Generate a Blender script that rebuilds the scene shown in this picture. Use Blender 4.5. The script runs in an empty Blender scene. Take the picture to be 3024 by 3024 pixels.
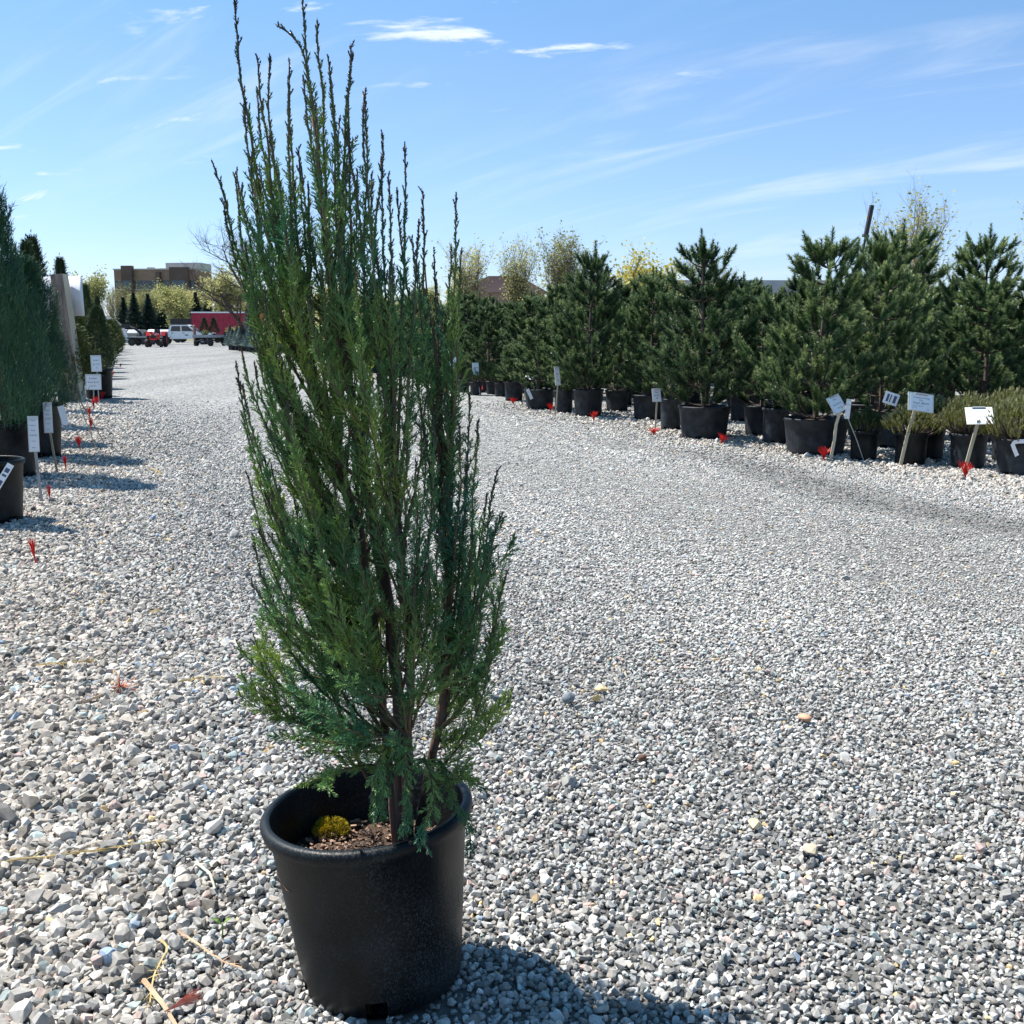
import bpy, bmesh, math, random
import numpy as np
from mathutils import Vector, Matrix

# ------------------------------------------------------------------ camera, sky, sun, exposure
sc = bpy.context.scene
C = sc.collection
cam_d = bpy.data.cameras.new('camera')
cam_d.lens = 38.2; cam_d.sensor_width = 36.0
cam_d.clip_start = 0.05; cam_d.clip_end = 3000
cam = bpy.data.objects.new('camera', cam_d); C.objects.link(cam)
cam.location = (0, 0, 1.45)
cam.rotation_euler = (math.radians(90 - 9.526), 0, 0)
sc.camera = cam

SUN_EL = math.radians(57)
SUN_DIR = Vector((-0.90 * math.cos(SUN_EL), 0.436 * math.cos(SUN_EL), math.sin(SUN_EL)))   # towards the sun: left and behind
world = bpy.data.worlds.new('World'); sc.world = world
world.use_nodes = True
wn = world.node_tree.nodes; wl = world.node_tree.links
wn.clear()
def wnode(t, **kw):
    n = wn.new(t)
    for k, v in kw.items(): setattr(n, k, v)
    return n
sky = wnode('ShaderNodeTexSky', sky_type='NISHITA', sun_disc=False)
sky.sun_elevation = SUN_EL
sky.sun_rotation = math.atan2(SUN_DIR.x, SUN_DIR.y)
sky.air_density = 1.0; sky.dust_density = 0.2; sky.ozone_density = 2.5
CIRRUS_ROT = 34; CIRRUS_LOC = (0.6, 0.2, 0); PUFF_LOC = (2.25, 2.16, 0); PUFF_MASK = (0, 3.33, 0)
sky.altitude = 200
tc = wnode('ShaderNodeTexCoord')
sep = wnode('ShaderNodeSeparateXYZ'); wl.new(tc.outputs['Generated'], sep.inputs[0])
den = wnode('ShaderNodeMath', operation='ADD'); wl.new(sep.outputs['Z'], den.inputs[0]); den.inputs[1].default_value = 0.32
den2 = wnode('ShaderNodeMath', operation='MAXIMUM'); wl.new(den.outputs[0], den2.inputs[0]); den2.inputs[1].default_value = 0.05
dx = wnode('ShaderNodeMath', operation='DIVIDE'); wl.new(sep.outputs['X'], dx.inputs[0]); wl.new(den2.outputs[0], dx.inputs[1])
dy = wnode('ShaderNodeMath', operation='DIVIDE'); wl.new(sep.outputs['Y'], dy.inputs[0]); wl.new(den2.outputs[0], dy.inputs[1])
comb = wnode('ShaderNodeCombineXYZ'); wl.new(dx.outputs[0], comb.inputs[0]); wl.new(dy.outputs[0], comb.inputs[1])
def cloud_layer(rot, scale, loc, nscale, lo, hi, mlo, mhi, mscale, mloc, dist, top):
    mr0 = wnode('ShaderNodeMapping'); wl.new(comb.outputs[0], mr0.inputs['Vector']); mr0.inputs['Rotation'].default_value = (0, 0, math.radians(rot))
    mp = wnode('ShaderNodeMapping'); wl.new(mr0.outputs[0], mp.inputs['Vector'])
    mp.inputs['Location'].default_value = loc; mp.inputs['Scale'].default_value = scale
    nz = wnode('ShaderNodeTexNoise'); wl.new(mp.outputs[0], nz.inputs['Vector'])
    nz.inputs['Scale'].default_value = nscale; nz.inputs['Detail'].default_value = 10; nz.inputs['Roughness'].default_value = 0.6; nz.inputs['Distortion'].default_value = dist
    rp = wnode('ShaderNodeMapRange', interpolation_type='SMOOTHSTEP'); wl.new(nz.outputs['Fac'], rp.inputs[0])
    rp.inputs[1].default_value = lo; rp.inputs[2].default_value = hi; rp.inputs[4].default_value = top
    mq = wnode('ShaderNodeMapping'); wl.new(comb.outputs[0], mq.inputs['Vector']); mq.inputs['Location'].default_value = mloc
    nm = wnode('ShaderNodeTexNoise'); wl.new(mq.outputs[0], nm.inputs['Vector']); nm.inputs['Scale'].default_value = mscale; nm.inputs['Detail'].default_value = 2
    rq = wnode('ShaderNodeMapRange', interpolation_type='SMOOTHSTEP'); wl.new(nm.outputs['Fac'], rq.inputs[0]); rq.inputs[1].default_value = mlo; rq.inputs[2].default_value = mhi
    mul = wnode('ShaderNodeMath', operation='MULTIPLY'); wl.new(rp.outputs[0], mul.inputs[0]); wl.new(rq.outputs[0], mul.inputs[1])
    return mul.outputs[0]
c1 = cloud_layer(CIRRUS_ROT, (0.9, 5.5, 1), CIRRUS_LOC, 1.3, 0.46, 0.78, 0.36, 0.62, 0.9, (3.1, 0.4, 0), 0.9, 0.40)     # thin streaky cirrus
c2 = cloud_layer(8, (1.5, 3.6, 1), PUFF_LOC, 2.1, 0.56, 0.66, 0.52, 0.62, 0.75, PUFF_MASK, 0.25, 0.95)  # small denser puffs
cmax = wnode('ShaderNodeMath', operation='MAXIMUM'); wl.new(c1, cmax.inputs[0]); wl.new(c2, cmax.inputs[1])
hz = wnode('ShaderNodeValToRGB'); wl.new(sep.outputs['Z'], hz.inputs[0])
he = hz.color_ramp.elements
he[0].position = 0.0; he[0].color = (0.68, 0.77, 1.08, 1); he[1].position = 0.50; he[1].color = (0.60, 1.09, 1.16, 1)
hm = he.new(0.22); hm.color = (0.79, 0.90, 1.02, 1)
tint = wnode('ShaderNodeMixRGB', blend_type='MULTIPLY'); tint.inputs[0].default_value = 1.0
wl.new(sky.outputs[0], tint.inputs[1]); wl.new(hz.outputs[0], tint.inputs[2])
mix = wnode('ShaderNodeMixRGB'); wl.new(cmax.outputs[0], mix.inputs[0]); wl.new(tint.outputs[0], mix.inputs[1]); mix.inputs[2].default_value = (6.6, 7.0, 7.2, 1)
bg = wnode('ShaderNodeBackground'); wl.new(mix.outputs[0], bg.inputs[0]); bg.inputs[1].default_value = 0.081
wo = wnode('ShaderNodeOutputWorld'); wl.new(bg.outputs[0], wo.inputs[0])

sun_d = bpy.data.lights.new('sun', 'SUN'); sun_d.energy = 5.0; sun_d.angle = math.radians(0.53); sun_d.color = (1.0, 0.955, 0.88)
sun = bpy.data.objects.new('sun', sun_d); C.objects.link(sun)
sun.location = (-20, 10, 30)
sun.rotation_euler = SUN_DIR.to_track_quat('Z', 'Y').to_euler()
sc.view_settings.view_transform = 'Standard'; sc.view_settings.look = 'None'
sc.view_settings.gamma = 1.0; sc.view_settings.use_curve_mapping = False
sc.view_settings.exposure = 1.05
sc.render.engine = 'CYCLES'
sc.cycles.max_bounces = 4; sc.cycles.diffuse_bounces = 2; sc.cycles.transparent_max_bounces = 4

RNG = np.random.default_rng(11)

# ------------------------------------------------------------------ materials
def M(name, c1, c2=None, scale=6.0, rough=0.75, bump=0.0, bscale=40.0, trans=0.0, rnd=0.0, metallic=0.0, spec=0.4, c3=None, attr=None, stretch=None, detail=4, lo=0.35, hi=0.65):
    m = bpy.data.materials.new(name); m.use_nodes = True
    n = m.node_tree.nodes; l = m.node_tree.links
    b = n['Principled BSDF']
    b.inputs['Roughness'].default_value = rough; b.inputs['Metallic'].default_value = metallic
    b.inputs['Specular IOR Level'].default_value = spec
    t = n.new('ShaderNodeTexCoord'); vec = t.outputs['Object']
    if stretch:
        mpn = n.new('ShaderNodeMapping'); l.new(vec, mpn.inputs[0]); mpn.inputs['Scale'].default_value = stretch; vec = mpn.outputs[0]
    col = None
    if c2:
        z = n.new('ShaderNodeTexNoise'); l.new(vec, z.inputs['Vector']); z.inputs['Scale'].default_value = scale; z.inputs['Detail'].default_value = detail
        r = n.new('ShaderNodeValToRGB'); l.new(z.outputs['Fac'], r.inputs[0])
        r.color_ramp.elements[0].position = lo; r.color_ramp.elements[0].color = (*c1, 1)
        r.color_ramp.elements[1].position = hi; r.color_ramp.elements[1].color = (*c2, 1)
        col = r.outputs[0]
    else:
        rgb = n.new('ShaderNodeRGB'); rgb.outputs[0].default_value = (*c1, 1); col = rgb.outputs[0]
    if attr and c3:
        a = n.new('ShaderNodeAttribute'); a.attribute_name = attr
        mx = n.new('ShaderNodeMixRGB'); l.new(a.outputs['Fac'], mx.inputs[0]); l.new(col, mx.inputs[1]); mx.inputs[2].default_value = (*c3, 1)
        col = mx.outputs[0]
    if rnd:
        oi = n.new('ShaderNodeObjectInfo')
        hs = n.new('ShaderNodeHueSaturation'); l.new(col, hs.inputs['Color'])
        mr = n.new('ShaderNodeMapRange'); l.new(oi.outputs['Random'], mr.inputs[0]); mr.inputs[3].default_value = 1 - rnd; mr.inputs[4].default_value = 1 + rnd
        l.new(mr.outputs[0], hs.inputs['Value'])
        mr2 = n.new('ShaderNodeMapRange'); l.new(oi.outputs['Random'], mr2.inputs[0]); mr2.inputs[3].default_value = 0.5 + rnd * 0.06; mr2.inputs[4].default_value = 0.5 - rnd * 0.06
        l.new(mr2.outputs[0], hs.inputs['Hue'])
        col = hs.outputs[0]
    l.new(col, b.inputs['Base Color'])
    if bump:
        z2 = n.new('ShaderNodeTexNoise'); l.new(vec, z2.inputs['Vector']); z2.inputs['Scale'].default_value = bscale; z2.inputs['Detail'].default_value = 5
        bn = n.new('ShaderNodeBump'); bn.inputs['Strength'].default_value = bump; bn.inputs['Distance'].default_value = 0.01
        l.new(z2.outputs['Fac'], bn.inputs['Height']); l.new(bn.outputs[0], b.inputs['Normal'])
    if trans:
        tr = n.new('ShaderNodeBsdfTranslucent'); l.new(col, tr.inputs[0])
        ms = n.new('ShaderNodeMixShader'); ms.inputs[0].default_value = trans
        l.new(b.outputs[0], ms.inputs[1]); l.new(tr.outputs[0], ms.inputs[2])
        l.new(ms.outputs[0], n['Material Output'].inputs[0])
    return m

MT = {}
def pot_mat():
    m = bpy.data.materials.new('black_pot_plastic'); m.use_nodes = True
    n = m.node_tree.nodes; l = m.node_tree.links; b = n['Principled BSDF']; t = n.new('ShaderNodeTexCoord')
    def noise(scale, detail, st=(1, 1, 1), lo=.4, hi=.7):
        q = n.new('ShaderNodeMapping'); l.new(t.outputs['Object'], q.inputs[0]); q.inputs['Scale'].default_value = st
        z = n.new('ShaderNodeTexNoise'); l.new(q.outputs[0], z.inputs['Vector']); z.inputs['Scale'].default_value = scale; z.inputs['Detail'].default_value = detail
        r = n.new('ShaderNodeMapRange'); l.new(z.outputs['Fac'], r.inputs[0]); r.inputs[1].default_value = lo; r.inputs[2].default_value = hi; return r.outputs[0]
    def op(o, a, c):
        q = n.new('ShaderNodeMath'); q.operation = o; l.new(a, q.inputs[0])
        if isinstance(c, float): q.inputs[1].default_value = c
        else: l.new(c, q.inputs[1])
        return q.outputs[0]
    speck = op('MULTIPLY', noise(240, 3, (1, 1, .7), .47, .70), noise(7, 5, (1, 1, .6), .36, .66))
    scuff = op('MULTIPLY', noise(26, 6, (1, 1, .10), .60, .80), noise(5, 3, (1, 1, 1), .45, .7))
    dust = op('MULTIPLY', noise(9, 6, (1, 1, 1), .48, .80), 0.35)
    f = op('MINIMUM', op('ADD', op('ADD', op('MULTIPLY', speck, 0.8), op('MULTIPLY', scuff, 0.55)), dust), 1.0)
    mx = n.new('ShaderNodeMixRGB'); l.new(f, mx.inputs[0]); mx.inputs[1].default_value = (0.0020, 0.0032, 0.0042, 1); mx.inputs[2].default_value = (0.036, 0.048, 0.055, 1)
    l.new(mx.outputs[0], b.inputs['Base Color']); b.inputs['Specular IOR Level'].default_value = 0.22
    r = n.new('ShaderNodeMapRange'); l.new(f, r.inputs[0]); r.inputs[3].default_value = .42; r.inputs[4].default_value = .75; l.new(r.outputs[0], b.inputs['Roughness'])
    bn = n.new('ShaderNodeBump'); bn.inputs['Strength'].default_value = .15; bn.inputs['Distance'].default_value = .01; l.new(f, bn.inputs['Height']); l.new(bn.outputs[0], b.inputs['Normal'])
    return m
MT['plastic'] = pot_mat()
MT['plastic_dusty'] = M('dusty_pot_plastic', (0.007, 0.009, 0.012), (0.028, 0.033, 0.040), scale=9, rough=0.6, bump=0.08, bscale=90, spec=0.3, rnd=0.25)
MT['soil'] = M('potting_soil', (0.018, 0.012, 0.008), (0.09, 0.055, 0.035), scale=60, rough=0.95, bump=0.8, bscale=110)
MT['chip'] = M('bark_chip', (0.05, 0.028, 0.018), (0.34, 0.23, 0.16), scale=45, rough=0.9, rnd=0.3)
MT['moss'] = M('moss', (0.26, 0.20, 0.012), (0.62, 0.50, 0.03), scale=60, rough=0.9, trans=0.2)
MT['jbark'] = M('juniper_bark', (0.055, 0.034, 0.026), (0.16, 0.10, 0.075), scale=30, rough=0.95, bump=0.7, bscale=60, stretch=(1, 1, 0.15))
MT['jtwig'] = M('juniper_twig', (0.085, 0.055, 0.035), (0.15, 0.12, 0.055), scale=14, rough=0.9)
MT['jfol'] = M('juniper_foliage', (0.085, 0.28, 0.160), (0.37, 0.49, 0.110), scale=4.2, rough=0.42, trans=0.42, rnd=0.30, c3=(0.075, 0.066, 0.058), attr='tip', spec=0.4)
MT['jblue'] = M('blue_juniper_foliage', (0.008, 0.070, 0.048), (0.036, 0.125, 0.055), scale=3, rough=0.6, trans=0.22, rnd=0.2, c3=(0.10, 0.17, 0.075), attr='tip')
MT['pine'] = M('pine_needles', (0.020, 0.066, 0.030), (0.060, 0.125, 0.038), scale=3.0, rough=0.42, trans=0.20, rnd=0.25, c3=(0.40, 0.47, 0.19), attr='tip', spec=0.4)
MT['pinebark'] = M('pine_bark', (0.04, 0.03, 0.025), (0.11, 0.085, 0.065), scale=20, rough=0.95)
MT['bud'] = M('pine_candle', (0.22, 0.13, 0.08), (0.34, 0.22, 0.14), scale=20, rough=0.9)
MT['mugo'] = M('mugo_needles', (0.10, 0.13, 0.028), (0.24, 0.25, 0.055), scale=6, rough=0.55, trans=0.25, rnd=0.15, c3=(0.30, 0.29, 0.15), attr='tip')
MT['arb'] = M('arborvitae_foliage', (0.020, 0.052, 0.022), (0.055, 0.090, 0.026), scale=2, rough=0.65, trans=0.2, rnd=0.3)
MT['shrub'] = M('shrub_leaves', (0.06, 0.10, 0.022), (0.15, 0.17, 0.045), scale=3, rough=0.7, trans=0.3, rnd=0.25)
MT['spruce'] = M('blue_spruce_needles', (0.07, 0.12, 0.12), (0.16, 0.23, 0.22), scale=3, rough=0.7, trans=0.15, rnd=0.15)
MT['dspruce'] = M('dark_spruce_needles', (0.016, 0.045, 0.034), (0.045, 0.080, 0.060), scale=1.2, rough=0.7, rnd=0.2)
MT['spring'] = M('spring_leaves', (0.28, 0.30, 0.10), (0.46, 0.44, 0.19), scale=0.8, rough=0.7, trans=0.4, rnd=0.25)
MT['gold'] = M('golden_leaves', (0.38, 0.34, 0.06), (0.54, 0.48, 0.12), scale=2, rough=0.7, trans=0.35)
MT['rust'] = M('rusty_leaves', (0.22, 0.09, 0.03), (0.36, 0.17, 0.06), scale=2, rough=0.8, trans=0.3)
MT['greybark'] = M('grey_bark', (0.10, 0.075, 0.058), (0.22, 0.17, 0.13), scale=4, rough=0.95)
MT['darkbark'] = M('dark_bark', (0.05, 0.038, 0.032), (0.11, 0.085, 0.07), scale=4, rough=0.95)
MT['red'] = M('red_plastic', (0.62, 0.012, 0.010), (0.80, 0.03, 0.02), scale=30, rough=0.45, trans=0.3)
MT['fadedred'] = M('faded_red_plastic', (0.60, 0.16, 0.10), (0.72, 0.34, 0.24), scale=30, rough=0.6, trans=0.2)
MT['paper'] = M('white_card', (0.74, 0.77, 0.80), rough=0.5)
MT['clip'] = M('card_holder', (0.62, 0.64, 0.62), rough=0.35)
MT['ink'] = M('print_ink', (0.07, 0.09, 0.16), rough=0.6)
MT['lath'] = M('wooden_lath', (0.28, 0.25, 0.18), (0.46, 0.42, 0.31), scale=20, rough=0.85, stretch=(1, 1, 0.1))
MT['wood'] = M('weathered_wood', (0.13, 0.10, 0.08), (0.30, 0.24, 0.20), scale=14, rough=0.9, bump=0.6, bscale=30, stretch=(1, 1, 0.12))
MT['palewood'] = M('fresh_wood', (0.42, 0.37, 0.27), (0.55, 0.50, 0.38), scale=9, rough=0.85, stretch=(1, 1, 0.1))
MT['bamboo'] = M('bamboo_cane', (0.26, 0.19, 0.09), (0.42, 0.33, 0.18), scale=8, rough=0.6)
MT['white'] = M('white_paint', (0.78, 0.79, 0.80), rough=0.35)
MT['signwhite'] = M('white_sign_sheet', (0.62, 0.65, 0.70), (0.70, 0.73, 0.77), scale=3, rough=0.5)
MT['redpaint'] = M('red_paint', (0.60, 0.030, 0.025), rough=0.35)
MT['maroon'] = M('maroon_sheet', (0.30, 0.012, 0.035), (0.36, 0.022, 0.05), scale=3, rough=0.5)
MT['rubber'] = M('tyre_rubber', (0.02, 0.02, 0.02), (0.04, 0.038, 0.035), scale=8, rough=0.85)
MT['dark'] = M('dark_metal', (0.018, 0.018, 0.020), (0.04, 0.04, 0.04), scale=6, rough=0.6)
MT['steel'] = M('grey_steel', (0.25, 0.26, 0.28), (0.36, 0.37, 0.38), scale=5, rough=0.5, metallic=0.3)
MT['chrome'] = M('bright_metal', (0.65, 0.66, 0.68), rough=0.25, metallic=0.8)
MT['glass'] = M('dark_glass', (0.02, 0.028, 0.035), rough=0.08, spec=0.6)
MT['bglass'] = M('office_glass', (0.035, 0.06, 0.085), (0.06, 0.09, 0.12), scale=0.3, rough=0.15, spec=0.6)
MT['brick'] = M('brown_brick', (0.25, 0.165, 0.125), (0.31, 0.215, 0.165), scale=0.5, rough=0.9)
MT['dbrick'] = M('dark_brown_cladding', (0.10, 0.07, 0.06), (0.13, 0.09, 0.08), scale=0.5, rough=0.8)
MT['concrete'] = M('pale_concrete', (0.42, 0.43, 0.42), (0.52, 0.53, 0.51), scale=0.4, rough=0.85)
MT['roofbrown'] = M('brown_shingle', (0.22, 0.13, 0.11), (0.30, 0.19, 0.16), scale=0.6, rough=0.9)
MT['roofgrey'] = M('grey_roof_sheet', (0.30, 0.31, 0.32), (0.38, 0.39, 0.40), scale=0.6, rough=0.7)
MT['twig'] = M('dry_twig', (0.34, 0.20, 0.12), (0.55, 0.40, 0.26), scale=20, rough=0.9)
MT['straw'] = M('dry_straw', (0.50, 0.36, 0.14), (0.66, 0.52, 0.26), scale=20, rough=0.9, trans=0.2)
MT['seedling'] = M('seedling_leaf', (0.16, 0.30, 0.05), (0.25, 0.38, 0.08), scale=20, rough=0.6, trans=0.3)
MT['meadow'] = M('meadow', (0.10, 0.11, 0.035), (0.20, 0.18, 0.08), scale=0.05, rough=0.95)
for nm, c in dict(car_silver=(0.55, 0.57, 0.60), car_white=(0.75, 0.76, 0.77), car_blue=(0.12, 0.18, 0.28), car_grey=(0.22, 0.23, 0.25)).items():
    MT[nm] = M(nm + '_paint', c, rough=0.25, spec=0.6)

def stone_mat():
    m = bpy.data.materials.new('gravel_stone'); m.use_nodes = True
    n = m.node_tree.nodes; l = m.node_tree.links; b = n['Principled BSDF']
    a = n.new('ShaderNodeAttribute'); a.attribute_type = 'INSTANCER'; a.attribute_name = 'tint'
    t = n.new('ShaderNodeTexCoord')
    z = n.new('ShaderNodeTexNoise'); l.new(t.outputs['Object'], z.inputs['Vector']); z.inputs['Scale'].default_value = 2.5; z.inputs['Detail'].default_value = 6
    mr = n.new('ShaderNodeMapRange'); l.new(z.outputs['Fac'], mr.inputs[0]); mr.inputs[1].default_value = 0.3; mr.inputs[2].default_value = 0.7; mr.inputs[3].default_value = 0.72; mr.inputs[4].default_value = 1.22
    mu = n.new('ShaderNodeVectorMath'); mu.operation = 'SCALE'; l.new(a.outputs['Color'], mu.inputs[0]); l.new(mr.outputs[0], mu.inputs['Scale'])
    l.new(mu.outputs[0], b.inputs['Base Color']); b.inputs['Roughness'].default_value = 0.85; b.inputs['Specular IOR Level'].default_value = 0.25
    return m
MT['stone'] = stone_mat()

def ground_mat():
    m = bpy.data.materials.new('gravel_ground'); m.use_nodes = True
    n = m.node_tree.nodes; l = m.node_tree.links; b = n['Principled BSDF']
    t = n.new('ShaderNodeTexCoord')
    v = n.new('ShaderNodeTexVoronoi'); l.new(t.outputs['Object'], v.inputs['Vector']); v.inputs['Scale'].default_value = 26
    s = n.new('ShaderNodeSeparateColor'); l.new(v.outputs['Color'], s.inputs[0])
    r = n.new('ShaderNodeValToRGB'); l.new(s.outputs[0], r.inputs[0])
    e = r.color_ramp.elements
    e[0].position = 0.0; e[0].color = (0.04, 0.043, 0.045, 1); e[1].position = 1.0; e[1].color = (0.33, 0.326, 0.31, 1)
    x = e.new(0.35); x.color = (0.15, 0.153, 0.153, 1)
    z = n.new('ShaderNodeTexNoise'); l.new(t.outputs['Object'], z.inputs['Vector']); z.inputs['Scale'].default_value = 1.0; z.inputs['Detail'].default_value = 6
    tm_ = n.new('ShaderNodeMapping'); l.new(t.outputs['Object'], tm_.inputs[0]); tm_.inputs['Rotation'].default_value = (0, 0, math.radians(-20.5)); tm_.inputs['Scale'].default_value = (0.9, 0.07, 1); l.new(tm_.outputs[0], z.inputs['Vector'])
    mp_ = n.new('ShaderNodeMapRange'); l.new(z.outputs['Fac'], mp_.inputs[0]); mp_.inputs[1].default_value = 0.3; mp_.inputs[2].default_value = 0.7; mp_.inputs[3].default_value = 0.8; mp_.inputs[4].default_value = 1.15
    mu = n.new('ShaderNodeVectorMath'); mu.operation = 'SCALE'; l.new(r.outputs[0], mu.inputs[0]); l.new(mp_.outputs[0], mu.inputs['Scale'])
    sx = n.new('ShaderNodeSeparateXYZ'); l.new(t.outputs['Object'], sx.inputs[0])
    fd = n.new('ShaderNodeMapRange'); l.new(sx.outputs['Y'], fd.inputs[0]); fd.inputs[1].default_value = 4.5; fd.inputs[2].default_value = 13
    fm = n.new('ShaderNodeMixRGB'); l.new(fd.outputs[0], fm.inputs[0]); fm.inputs[1].default_value = (0.10, 0.098, 0.092, 1); l.new(mu.outputs[0], fm.inputs[2])
    l.new(fm.outputs[0], b.inputs['Base Color']); b.inputs['Roughness'].default_value = 0.95
    bn = n.new('ShaderNodeBump'); bn.inputs['Strength'].default_value = 0.7; bn.inputs['Distance'].default_value = 0.012
    l.new(v.outputs['Distance'], bn.inputs['Height']); bn.invert = True
    l.new(bn.outputs[0], b.inputs['Normal'])
    return m
MT['ground'] = ground_mat()

# ------------------------------------------------------------------ mesh helpers
class MB:
    """collects vertices, triangles and quads; build() gives one mesh"""
    def __init__(s): s.v = []; s.t = []; s.q = []; s.a = []; s.n = 0
    def add(s, v, t=None, q=None, a=None):
        v = np.asarray(v, float).reshape(-1, 3)
        if t is not None and len(t): s.t.append(np.asarray(t, int).reshape(-1, 3) + s.n)
        if q is not None and len(q): s.q.append(np.asarray(q, int).reshape(-1, 4) + s.n)
        s.v.append(v); s.a.append(np.zeros(len(v)) if a is None else np.broadcast_to(np.asarray(a, float), (len(v),)))
        s.n += len(v); return s
    def mesh(s, name, smooth=False, attr=False):
        v = np.concatenate(s.v); me = bpy.data.meshes.new(name)
        t = np.concatenate(s.t) if s.t else np.zeros((0, 3), int)
        q = np.concatenate(s.q) if s.q else np.zeros((0, 4), int)
        me.vertices.add(len(v)); me.vertices.foreach_set('co', v.astype(np.float32).ravel())
        nl = len(t) * 3 + len(q) * 4
        me.loops.add(nl); me.loops.foreach_set('vertex_index', np.concatenate([t.ravel(), q.ravel()]).astype(np.int32))
        me.polygons.add(len(t) + len(q))
        st = np.concatenate([np.arange(len(t)) * 3, len(t) * 3 + np.arange(len(q)) * 4]).astype(np.int32)
        me.polygons.foreach_set('loop_start', st)
        me.polygons.foreach_set('use_smooth', np.full(len(t) + len(q), smooth))
        if attr:
            at = me.attributes.new('tip', 'FLOAT', 'POINT'); at.data.foreach_set('value', np.concatenate(s.a).astype(np.float32))
        me.update(calc_edges=True); me.validate()
        return me
    # shapes
    def box(s, c, size, rz=0.0, R=None, taper=1.0):
        x, y, z = np.array(size) / 2
        p = np.array([[-x, -y, -z], [x, -y, -z], [x, y, -z], [-x, y, -z], [-x * taper, -y * taper, z], [x * taper, -y * taper, z], [x * taper, y * taper, z], [-x * taper, y * taper, z]])
        if R is not None: p = p @ np.array(R).T
        if rz:
            k, q = math.cos(rz), math.sin(rz); p = p @ np.array([[k, q, 0], [-q, k, 0], [0, 0, 1]])
        return s.add(p + np.array(c), q=[[0, 3, 2, 1], [4, 5, 6, 7], [0, 1, 5, 4], [1, 2, 6, 5], [2, 3, 7, 6], [3, 0, 4, 7]])
    def tube(s, pts, rad, k=5, cap=True, a=0.0):
        P = np.asarray(pts, float); n = len(P); rad = np.broadcast_to(np.asarray(rad, float), (n,))
        T = np.gradient(P, axis=0); T /= np.linalg.norm(T, axis=1)[:, None] + 1e-12
        ref = np.array([0.0, 0, 1]) if abs(T[0][2]) < 0.9 else np.array([1.0, 0, 0])
        u = np.cross(T[0], ref); u /= np.linalg.norm(u); V = np.empty((n, k, 3)); ang = np.arange(k) * 2 * math.pi / k
        for i in range(n):
            u = u - T[i] * (u @ T[i]); u /= np.linalg.norm(u) + 1e-12; w = np.cross(T[i], u)
            V[i] = P[i] + rad[i] * (np.cos(ang)[:, None] * u + np.sin(ang)[:, None] * w)
        i = np.arange(n - 1)[:, None] * k; j = np.arange(k)[None]; j2 = (j + 1) % k
        q = np.stack([i + j, i + j2, i + k + j2, i + k + j], -1).reshape(-1, 4); v = V.reshape(-1, 3); t = []
        if cap:
            v = np.vstack([v, P[0], P[-1]]); c0, c1 = n * k, n * k + 1
            for m_ in range(k): t += [[c0, (m_ + 1) % k, m_], [c1, (n - 1) * k + m_, (n - 1) * k + (m_ + 1) % k]]
        return s.add(v, t=t, q=q, a=a)
    def lathe(s, prof, seg=32, c=(0, 0, 0), skip=None):
        prof = np.array(prof, float); n = len(prof); a = np.arange(seg) * 2 * math.pi / seg
        v = np.stack([prof[:, 0][:, None] * np.cos(a), prof[:, 0][:, None] * np.sin(a), np.repeat(prof[:, 1][:, None], seg, 1)], -1).reshape(-1, 3) + np.array(c)
        q = []
        for i in range(n - 1):
            for j in range(seg):
                if skip and skip(i, j): continue
                q.append([i * seg + j, i * seg + (j + 1) % seg, (i + 1) * seg + (j + 1) % seg, (i + 1) * seg + j])
        return s.add(v, q=q)
    def prism(s, prof, y0, y1, M_=None):
        """profile in x,z extruded along y"""
        n = len(prof); p = [[x, y0, z] for x, z in prof] + [[x, y1, z] for x, z in prof]
        p = np.array(p, float)
        if M_ is not None: p = p @ np.array(M_).T
        q = [[i, (i + 1) % n, n + (i + 1) % n, n + i] for i in range(n)]
        cen = np.array([p[:n].mean(0), p[n:].mean(0)]); t = []
        for i in range(n): t += [[2 * n, (i + 1) % n, i], [2 * n + 1, n + i, n + (i + 1) % n]]
        return s.add(np.vstack([p, cen]), t=t, q=q)
    def wheel(s, c, r, w, axis='x', seg=20):
        a = np.arange(seg) * 2 * math.pi / seg
        prof = [(r * 0.55, -w / 2), (r * 0.9, -w / 2), (r, -w * 0.32), (r, w * 0.32), (r * 0.9, w / 2), (r * 0.55, w / 2)]
        v = []
        for rr, d in prof:
            for t_ in a:
                y, z = rr * math.cos(t_), rr * math.sin(t_)
                v.append((d, y, z) if axis == 'x' else (y, d, z))
        q = [[i * seg + j, i * seg + (j + 1) % seg, (i + 1) * seg + (j + 1) % seg, (i + 1) * seg + j] for i in range(len(prof) - 1) for j in range(seg)]
        return s.add(np.array(v) + np.array(c), q=q)
    def disc(s, c, r, w, axis='x', seg=16):
        a = np.arange(seg) * 2 * math.pi / seg; v = []
        for rr, d in ((r, -w / 2), (r, w / 2)):
            for t_ in a:
                y, z = rr * math.cos(t_), rr * math.sin(t_); v.append((d, y, z) if axis == 'x' else (y, d, z))
        v += [(-w / 2, 0, 0), (w / 2, 0, 0)] if axis == 'x' else [(0, -w / 2, 0), (0, w / 2, 0)]
        t = [[2 * seg, j, (j + 1) % seg] for j in range(seg)] + [[2 * seg + 1, seg + (j + 1) % seg, seg + j] for j in range(seg)]
        return s.add(np.array(v) + np.array(c), t=t, q=[[j, (j + 1) % seg, seg + (j + 1) % seg, seg + j] for j in range(seg)])

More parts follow.
